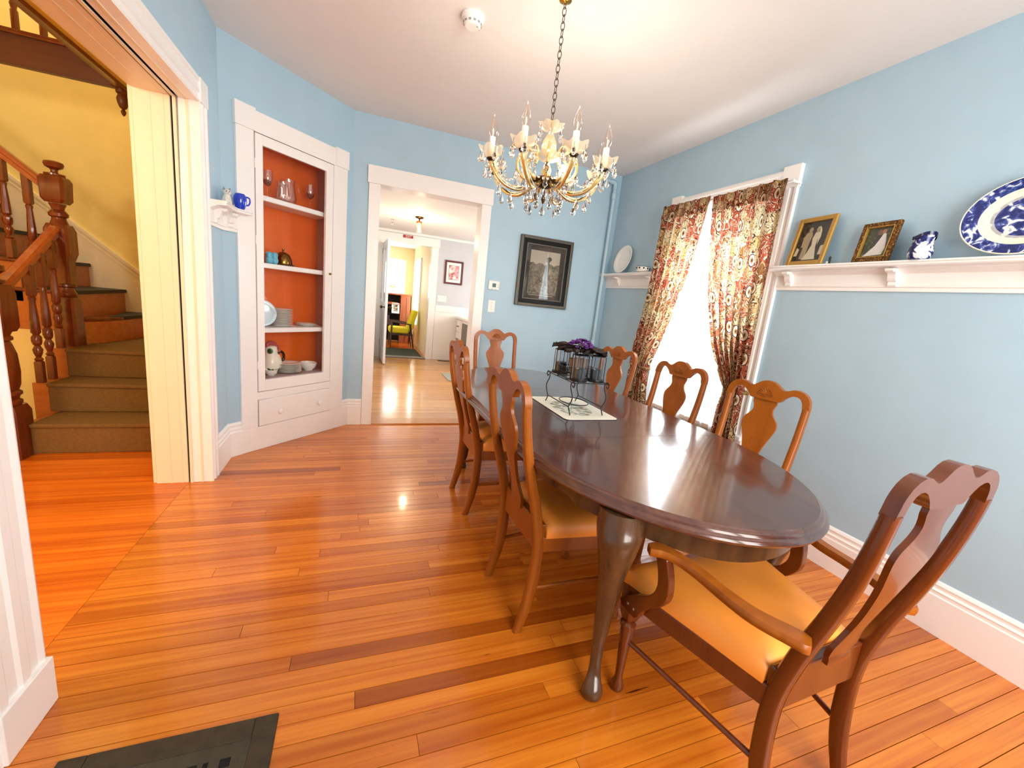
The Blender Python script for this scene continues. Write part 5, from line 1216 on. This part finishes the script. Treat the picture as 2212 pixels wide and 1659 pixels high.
flat(ph1, 'bride_dress', [(-.030, .034), (.058, .034), (.050, .06), (.036, .11), (.034, .15), (.046, .17), (.034, .195), (.010, .195), (.000, .16), (.008, .12), (-.008, .07)], -.0050, SEP_L); flat(ph1, 'bride_head', oval2(.022, .206, .011, .014), -.0053, SEP_M)
flat(ph1, 'veil', [(.008, .208), (.014, .226), (.030, .228), (.044, .205), (.050, .165), (.042, .12), (.034, .17), (.034, .2), (.024, .222)], -.0049, SEP_L); flat(ph1, 'flower_urn', [(-.092, .06), (-.070, .06), (-.066, .10), (-.084, .11)], -.0046, SEP_L); flat(ph1, 'flower_urn', [(.066, .06), (.088, .06), (.086, .115), (.068, .11)], -.0046, SEP_L)
MB().box(-.10, -.0068, .022, .10, -.0058, .264).build('pane', TGLASS, f1)
f2 = rail_thing('photo_frame', 'ornate bronze framed photograph of a bride in white on the rail', 'picture', 2.487, 1.475, -97, -9)
mo, nt, b = new_mat('ornate_bronze'); tc = N(nt, 'ShaderNodeTexCoord'); vo = N(nt, 'ShaderNodeTexVoronoi'); vo.inputs['Scale'].default_value = 110; nt.links.new(tc.outputs['Object'], vo.inputs['Vector']); rp = ramp(nt, [(.1, srgb(196, 150, 66)), (.45, srgb(96, 60, 22))]); nt.links.new(vo.outputs['Distance'], rp.inputs[0]); nt.links.new(rp.outputs[0], b.inputs['Base Color']); b.inputs['Metallic'].default_value = .6; b.inputs['Roughness'].default_value = .35
bp = N(nt, 'ShaderNodeBump'); bp.inputs['Strength'].default_value = .7; bp.inputs['Distance'].default_value = .003; bp.invert = True; nt.links.new(vo.outputs['Distance'], bp.inputs['Height']); nt.links.new(bp.outputs[0], b.inputs['Normal'])
frame_in(f2, .182, .205, .024, .020, mo, .1025, .005); frame_in(f2, .136, .159, .004, .021, GOLDF, .1025, .001, 'inner_bead')
mg, nt, b = new_mat('photo_garden'); tc = N(nt, 'ShaderNodeTexCoord'); no = N(nt, 'ShaderNodeTexNoise'); no.inputs['Scale'].default_value = 60; nt.links.new(tc.outputs['Object'], no.inputs['Vector']); rp = ramp(nt, [(.35, srgb(24, 30, 16)), (.55, srgb(58, 66, 38)), (.7, srgb(96, 118, 62))]); nt.links.new(no.outputs['Fac'], rp.inputs[0]); nt.links.new(rp.outputs[0], b.inputs['Base Color'])
MB().box(-.067, -.005, .025, .067, -.002, .180).build('photo_print', mg, f2)
flat(f2, 'bride_dress', [(-.052, .034), (.040, .038), (.048, .07), (.040, .11), (.030, .145), (.018, .150), (.010, .125), (-.006, .085), (-.035, .05)], -.0058, PLASTIC); flat(f2, 'bride_head', oval2(.018, .158, .010, .012), -.0058, paint('photo_skin', srgb(176, 120, 90), .4, bump=0)); flat(f2, 'groom_head', oval2(-.002, .154, .011, .014), -.0057, paint('photo_skin_dark', srgb(120, 84, 64), .4, bump=0)); flat(f2, 'groom_suit', [(-.018, .05), (.012, .1), (.014, .14), (-.012, .14), (-.022, .11)], -.0056, SEP_D)
MB().box(-.068, -.0075, .024, .068, -.0068, .181).build('pane', TGLASS, f2)
# little dark figurine beside the first frame
kn = rail_thing('black_figurine', 'tiny black and white figurine beside the gold photo frame', 'figurine', 2.49, 1.685, -90)
mb = MB(); mb.lathe([(.008, 0), (.009, .004), (.005, .012), (.007, .022), (.004, .03)], 12); mb.ball((0, 0, .036), .007, .006, .009, 10, 6); mb.build('figure', BLACKM, kn, smooth=60)
MB().box(-.016, -.006, 0, -.002, .006, .018).build('white_base', CHINA, kn, bevel=.003)
# blue and white ware
mbw, nt, b = new_mat('blue_white_transfer'); tc = N(nt, 'ShaderNodeTexCoord'); no = N(nt, 'ShaderNodeTexNoise'); no.inputs['Scale'].default_value = 26; no.inputs['Detail'].default_value = 4; no.inputs['Distortion'].default_value = .8; nt.links.new(tc.outputs['Object'], no.inputs['Vector'])
rp = ramp(nt, [(.44, srgb(24, 34, 92)), (.50, srgb(44, 60, 130)), (.54, srgb(232, 234, 236))]); nt.links.new(no.outputs['Fac'], rp.inputs[0]); nt.links.new(rp.outputs[0], b.inputs['Base Color']); b.inputs['Roughness'].default_value = .15; BWT = mbw
DKB = paint('cobalt_band', srgb(22, 26, 70), .2, var=.15, nscale=60, bump=0)
pt = rail_thing('cream_pitcher', 'small blue and white printed pitcher with dark rim on the rail', 'pitcher', 2.475, 1.268, 143)
mb = MB(); prof = [(.030, 0), (.040, .006), (.046, .03), (.044, .055), (.036, .078), (.036, .09), (.040, .104)]; rings = []
for i, (r, z) in enumerate(prof):
    ring = []
    for j in range(28):
        t = 2*PI*j/28; k = 1+.35*max(0, math.cos(t-PI/2))**3*(max(0, z-.06)/.045); dz = .018*max(0, math.cos(t-PI/2))**2*(max(0, z-.06)/.045) + .006*max(0, math.cos(t+PI/2))*(max(0, z-.06)/.045)
        ring.append(Vector((r*k*math.cos(t), r*k*math.sin(t), z+dz)))
    rings.append(ring)
mb.loft(rings); body = mb.build('pitcher_body', BWT, pt, smooth=60)
mb = MB(); mb.loft([[Vector((p.x*1.015, p.y*1.015, p.z-.014)) for p in rings[-1]], [Vector((p.x*1.03, p.y*1.03, p.z+.001)) for p in rings[-1]], [Vector((p.x*.93, p.y*.93, p.z+.002)) for p in rings[-1]]], caps=False); mb.build('rim_band', DKB, pt, smooth=60)
MB().tube(curve([(0, -.036, .098), (0, -.066, .10), (0, -.074, .07), (0, -.06, .04), (0, -.043, .03)], 5), .006, 8).build('handle', BWT, pt, smooth=60)
pl = rail_thing('oval_platter', 'large oval blue and white patterned platter standing on the rail', 'platter', 2.478, .955, -90, -11)
mpl, nt, b = new_mat('platter_glaze'); L = nt.links; tc = N(nt, 'ShaderNodeTexCoord'); mp = N(nt, 'ShaderNodeMapping'); mp.inputs['Scale'].default_value = (1/.205, 0, 1/.165); mp.inputs['Location'].default_value = (0, 0, -1); L.new(tc.outputs['Object'], mp.inputs[0])
ln_ = N(nt, 'ShaderNodeVectorMath', operation='LENGTH'); L.new(mp.outputs[0], ln_.inputs[0])
zone = ramp(nt, [(0, (1, 1, 1)), (.50, (.5, .5, .5)), (.56, (0, 0, 0)), (.73, (1, 1, 1)), (.965, (0, 0, 0))]); zone.color_ramp.interpolation = 'CONSTANT'; L.new(ln_.outputs['Value'], zone.inputs[0])
no = N(nt, 'ShaderNodeTexNoise'); no.inputs['Scale'].default_value = 30; no.inputs['Detail'].default_value = 4; no.inputs['Distortion'].default_value = 1.0; L.new(tc.outputs['Object'], no.inputs['Vector'])
rp = ramp(nt, [(.44, srgb(28, 40, 104)), (.52, srgb(58, 76, 148)), (.565, srgb(120, 138, 190)), (.60, srgb(236, 234, 226))]); L.new(no.outputs['Fac'], rp.inputs[0])
mx = N(nt, 'ShaderNodeMix', data_type='RGBA'); L.new(zone.outputs[0], mx.inputs[0]); mx.inputs[6].default_value = c4(srgb(238, 232, 210)); L.new(rp.outputs[0], mx.inputs[7]); L.new(mx.outputs[2], b.inputs['Base Color']); b.inputs['Roughness'].default_value = .14
mb = MB(); rings = []
for f, d in ((.001, -.004), (.55, -.004), (.62, -.007), (.72, -.014), (.9, -.020), (.99, -.024), (1.0, -.021), (.9, -.015), (.72, -.008), (.6, 0), (.001, 0)):
    rings.append([Vector((.205*f*math.cos(2*PI*j/56), d, .165+.165*f*math.sin(2*PI*j/56))) for j in range(56)])
mb.loft(rings); mb.build('platter_body', mpl, pl, smooth=60)
wp = rail_thing('white_plate', 'plain white dinner plate standing on the short rail in the corner', 'plate', 2.49, 3.735, -90, -12)
mb = MB(); rings = []
for f, d in ((.001, -.005), (.62, -.005), (.70, -.009), (.78, -.016), (.98, -.024), (1.0, -.022), (.98, -.019), (.76, -.010), (.66, 0), (.001, 0)):
    rings.append([Vector((.142*f*math.cos(2*PI*j/48), d, .142+.142*f*math.sin(2*PI*j/48))) for j in range(48)])
mb.loft(rings); mb.build('plate_body', CHINA, wp, smooth=60)
cu_ = rail_thing('small_dish', 'small white dish with blue motifs on a saucer on the short rail', 'cup', 2.485, 3.36, 0)
MB().lathe([(.03, 0), (.05, .004), (.068, .010), (.066, .012), (.04, .007), (.001, .006)], 26).build('saucer', CHINA, cu_, smooth=50)
MB().lathe([(.034, .008), (.05, .012), (.056, .022), (.057, .052), (.054, .052), (.052, .024), (.001, .016)], 26).build('cup_body', CHINA, cu_, smooth=50)
for j in range(9):
    t = 2*PI*j/9; MB().ball((.0565*math.cos(t), .0565*math.sin(t), .037), .009, .009, .008, 8, 5).build('blue_motif', DKB, cu_, smooth=60)
MB().lathe([(.0575, .049), (.058, .051), (.0565, .0535), (.0545, .0525), (.054, .05)], 26).build('rim_line', DKB, cu_, smooth=60)
# cat figurine and blue vase beside the cabinet
CATW = paint('glazed_cat_white', srgb(226, 220, 210), .3, var=.12, nscale=60, bump=0); CATG = paint('glazed_cat_grey', srgb(150, 148, 150), .3, bump=0)
cf = thing('cat_figurine', 'small white and grey cat figurine sitting on the corner plate rail', 'figurine', (-.772, 3.175, RT), R_(30))
mb = MB(); rings = []
for z, rx, ry, oy in ((0, .026, .030, .004), (.012, .030, .034, .004), (.03, .027, .029, .002), (.05, .021, .021, -.002), (.062, .015, .016, -.004)):
    rings.append([Vector((rx*math.cos(2*PI*j/16), oy+ry*math.sin(2*PI*j/16), z)) for j in range(16)])
mb.loft(rings); mb.build('body', CATW, cf, smooth=60)
MB().ball((0, -.010, .076), .021, .019, .018, 14, 8).build('head', CATW, cf, smooth=60)
for s in (-1, 1):
    MB().lathe([(.008, 0), (.005, .010), (.0005, .019)], 8, Matrix.Translation((s*.013, -.008, .088)) @ Matrix.Rotation(s*.25, 4, 'Y')).build('ear', CATG, cf, smooth=60)
    MB().ball((s*.008, -.0275, .079), .0032, .002, .0035, 8, 5).build('eye', BLACKM, cf)
    MB().tube(curve([(s*.010, -.018, .045), (s*.012, -.026, .02), (s*.012, -.034, .004)], 4), .006, 8).build('paw', CATW, cf, smooth=60)
MB().ball((0, -.029, .071), .003, .002, .002, 8, 5).build('nose', paint('nose_brown', srgb(120, 90, 84), .4, bump=0), cf)
MB().tube(curve([(.02, .025, .008), (.035, .01, .010), (.036, -.01, .01), (.028, -.022, .008)], 4), .005, 8).build('tail', CATG, cf, smooth=60)
COB = glass('cobalt_glass', (.03, .07, .85)); 
mcb = paint('cobalt_glaze', srgb(24, 62, 200), .06, var=.05, bump=0, coat=.6)
bv = thing('blue_vase', 'cobalt blue glass vase with a handle on the corner plate rail', 'vase', (-.722, 3.268, RT), R_(45))
MB().lathe([(.022, 0), (.026, .006), (.034, .030), (.038, .056), (.036, .074), (.030, .088), (.026, .094), (.024, .094), (.028, .086), (.033, .07), (.033, .05), (.02, .01), (.001, .008)], 22).build('vase_body', mcb, bv, smooth=60)
MB().tube(curve([(.034, -.008, .082), (.052, -.012, .078), (.056, -.013, .055), (.048, -.011, .036), (.034, -.008, .032)], 5), .005, 8).build('handle', mcb, bv, smooth=60)
# --- framed photograph on the back wall
pf = thing('framed_portrait', 'black and silver framed black and white photograph of a woman in a field', 'picture', (1.785, YB, 1.618))
SIL = paint('tarnished_silver', srgb(90, 84, 74), .35, metal=.5, bump=.5, bscale=160)
frame(pf, .585, .690, .032, .035, SIL, .005)
mb = MB(); w, h, b_ = .521, .626, .038
mb.box(-w/2, -.026, -h/2, -w/2+b_, -.004, h/2); mb.box(w/2-b_, -.026, -h/2, w/2, -.004, h/2); mb.box(-w/2+b_, -.026, -h/2, w/2-b_, -.004, -h/2+b_); mb.box(-w/2+b_, -.026, h/2-b_, w/2-b_, -.004, h/2); mb.build('black_band', paint('black_lacquer', (.004, .004, .004), .4, bump=0, spec=.2), pf, bevel=.003)
mb = MB(); w, h, b_ = .445, .55, .014
mb.box(-w/2, -.030, -h/2, -w/2+b_, -.004, h/2); mb.box(w/2-b_, -.030, -h/2, w/2, -.004, h/2); mb.box(-w/2+b_, -.030, -h/2, w/2-b_, -.004, -h/2+b_); mb.box(-w/2+b_, -.030, h/2-b_, w/2-b_, -.004, h/2); mb.build('inner_band', SIL, pf, bevel=.002)
MB().box(-.21, -.010, -.262, .21, -.004, .262).build('mat_board', paint('charcoal_mat', srgb(46, 46, 42), .7), pf)
MB().box(-.165, -.0112, -.215, .165, -.010, .215).build('photo_print', paint('photo_sky', srgb(168, 162, 146), .6, bump=0), pf)
mf, nt, b = new_mat('photo_field'); tc = N(nt, 'ShaderNodeTexCoord'); no = N(nt, 'ShaderNodeTexNoise'); no.inputs['Scale'].default_value = 22; no.inputs['Detail'].default_value = 5; no.inputs['Distortion'].default_value = 1.5; nt.links.new(tc.outputs['Object'], no.inputs['Vector']); rp = ramp(nt, [(.35, srgb(40, 39, 34)), (.65, srgb(128, 122, 104))]); nt.links.new(no.outputs['Fac'], rp.inputs[0]); nt.links.new(rp.outputs[0], b.inputs['Base Color'])
hp = [(-.165, -.215), (.165, -.215), (.165, .075)]; hp += [(.165-.033*k, .085+.008*math.sin(k*2.1)+(.012 if k % 3 == 0 else 0)) for k in range(11)]
flat(pf, 'field', hp, -.0118, mf)
PD = paint('photo_figure', srgb(58, 54, 48), .6, var=.3, nscale=40, bump=0)
flat(pf, 'woman_figure', [(.012, -.13), (.045, -.13), (.050, -.02), (.062, .03), (.048, .075), (.050, .10), (.026, .10), (.016, .07), (.004, .03), (.014, -.03)], -.0124, PD); flat(pf, 'woman_head', oval2(.034, .122, .018, .024), -.0125, PD); flat(pf, 'sleeve', [(.052, .07), (.066, .04), (.060, -.01), (.05, .0), (.055, .035)], -.0126, paint('photo_pale', srgb(150, 142, 124), .6, bump=0)); flat(pf, 'hat', oval2(.044, .142, .030, .022), -.0123, PD)
MB().box(-.15, -.0106, -.228, .13, -.0101, -.225).build('mat_line', SEP_L, pf)
MB().box(-.212, -.019, -.265, .212, -.0178, .265).build('pane', TGLASS, pf)
# --- thermostat and light switch
th = thing('thermostat', 'white digital thermostat on the blue wall beside the kitchen doorway', 'thermostat', (1.262, YB, 1.437))
MB().box(-.058, -.022, -.045, .058, 0, .045).build('housing', PLASTIC, th, bevel=.014, seg=3)
MB().box(-.020, -.0228, -.018, .018, -.0215, .020).build('display', paint('lcd_green', srgb(86, 112, 108), .2, bump=0), th)
for p in ((.038, .010), (.038, -.016), (-.022, -.034), (.014, -.034)): MB().box(p[0]-.006, -.0235, p[1]-.004, p[0]+.006, -.0215, p[1]+.004).build('button', paint('button_grey', srgb(190, 188, 184), .4, bump=0), th, bevel=.001)
wallplate('light_switch', 1.258, YB, 1.232, .072, .118, 1, None, 'white light switch below the thermostat on the blue wall')
# --- cast iron floor grille
fg = thing('floor_grille', 'old dark cast metal floor grille with pierced centre', 'vent', (-.44, .985, 0))
IRON = paint('worn_iron', srgb(64, 54, 40), .5, var=.25, nscale=30, bump=.4, bscale=140, metal=.3)
gx0, gx1, gy0, gy1 = -.255, .255, -.19, .19
mb = MB(); bb = .062
mb.box(gx0, gy0, 0, gx0+bb, gy1, .006); mb.box(gx1-bb, gy0, 0, gx1, gy1, .006); mb.box(gx0+bb, gy0, 0, gx1-bb, gy0+bb, .006); mb.box(gx0+bb, gy1-bb, 0, gx1-bb, gy1, .006); mb.build('border', IRON, fg, bevel=.003)
MB().box(gx0+bb, gy0+bb, .0002, gx1-bb, gy1-bb, .0012).build('duct_shade_sheet', BLACK, fg)  # flat black sheet painted as the shade down the duct
mb = MB(); ix0, ix1, iy0, iy1 = gx0+bb, gx1-bb, gy0+bb, gy1-bb
nx, ny = 30, 20; sx_, sy_ = (ix1-ix0)/nx, (iy1-iy0)/ny
for i in range(nx):
    for j in range(ny):
        edge_ = i < 3 or i >= nx-3 or j < 3 or j >= ny-3
        a, c = (i % 6), (j % 6)
        holeish = (a in (1, 2, 4) and c in (1, 3, 4)) or (a == 4 and c == 2) or (a == 2 and c == 5 and False)
        if edge_ or not holeish: mb.box(ix0+i*sx_, iy0+j*sy_, .0012, ix0+(i+1)*sx_, iy0+(j+1)*sy_, .004)
mb.build('pierced_plate', paint('worn_iron_dark', srgb(58, 54, 40), .5, var=.2, nscale=30, bump=.3, bscale=140), fg)
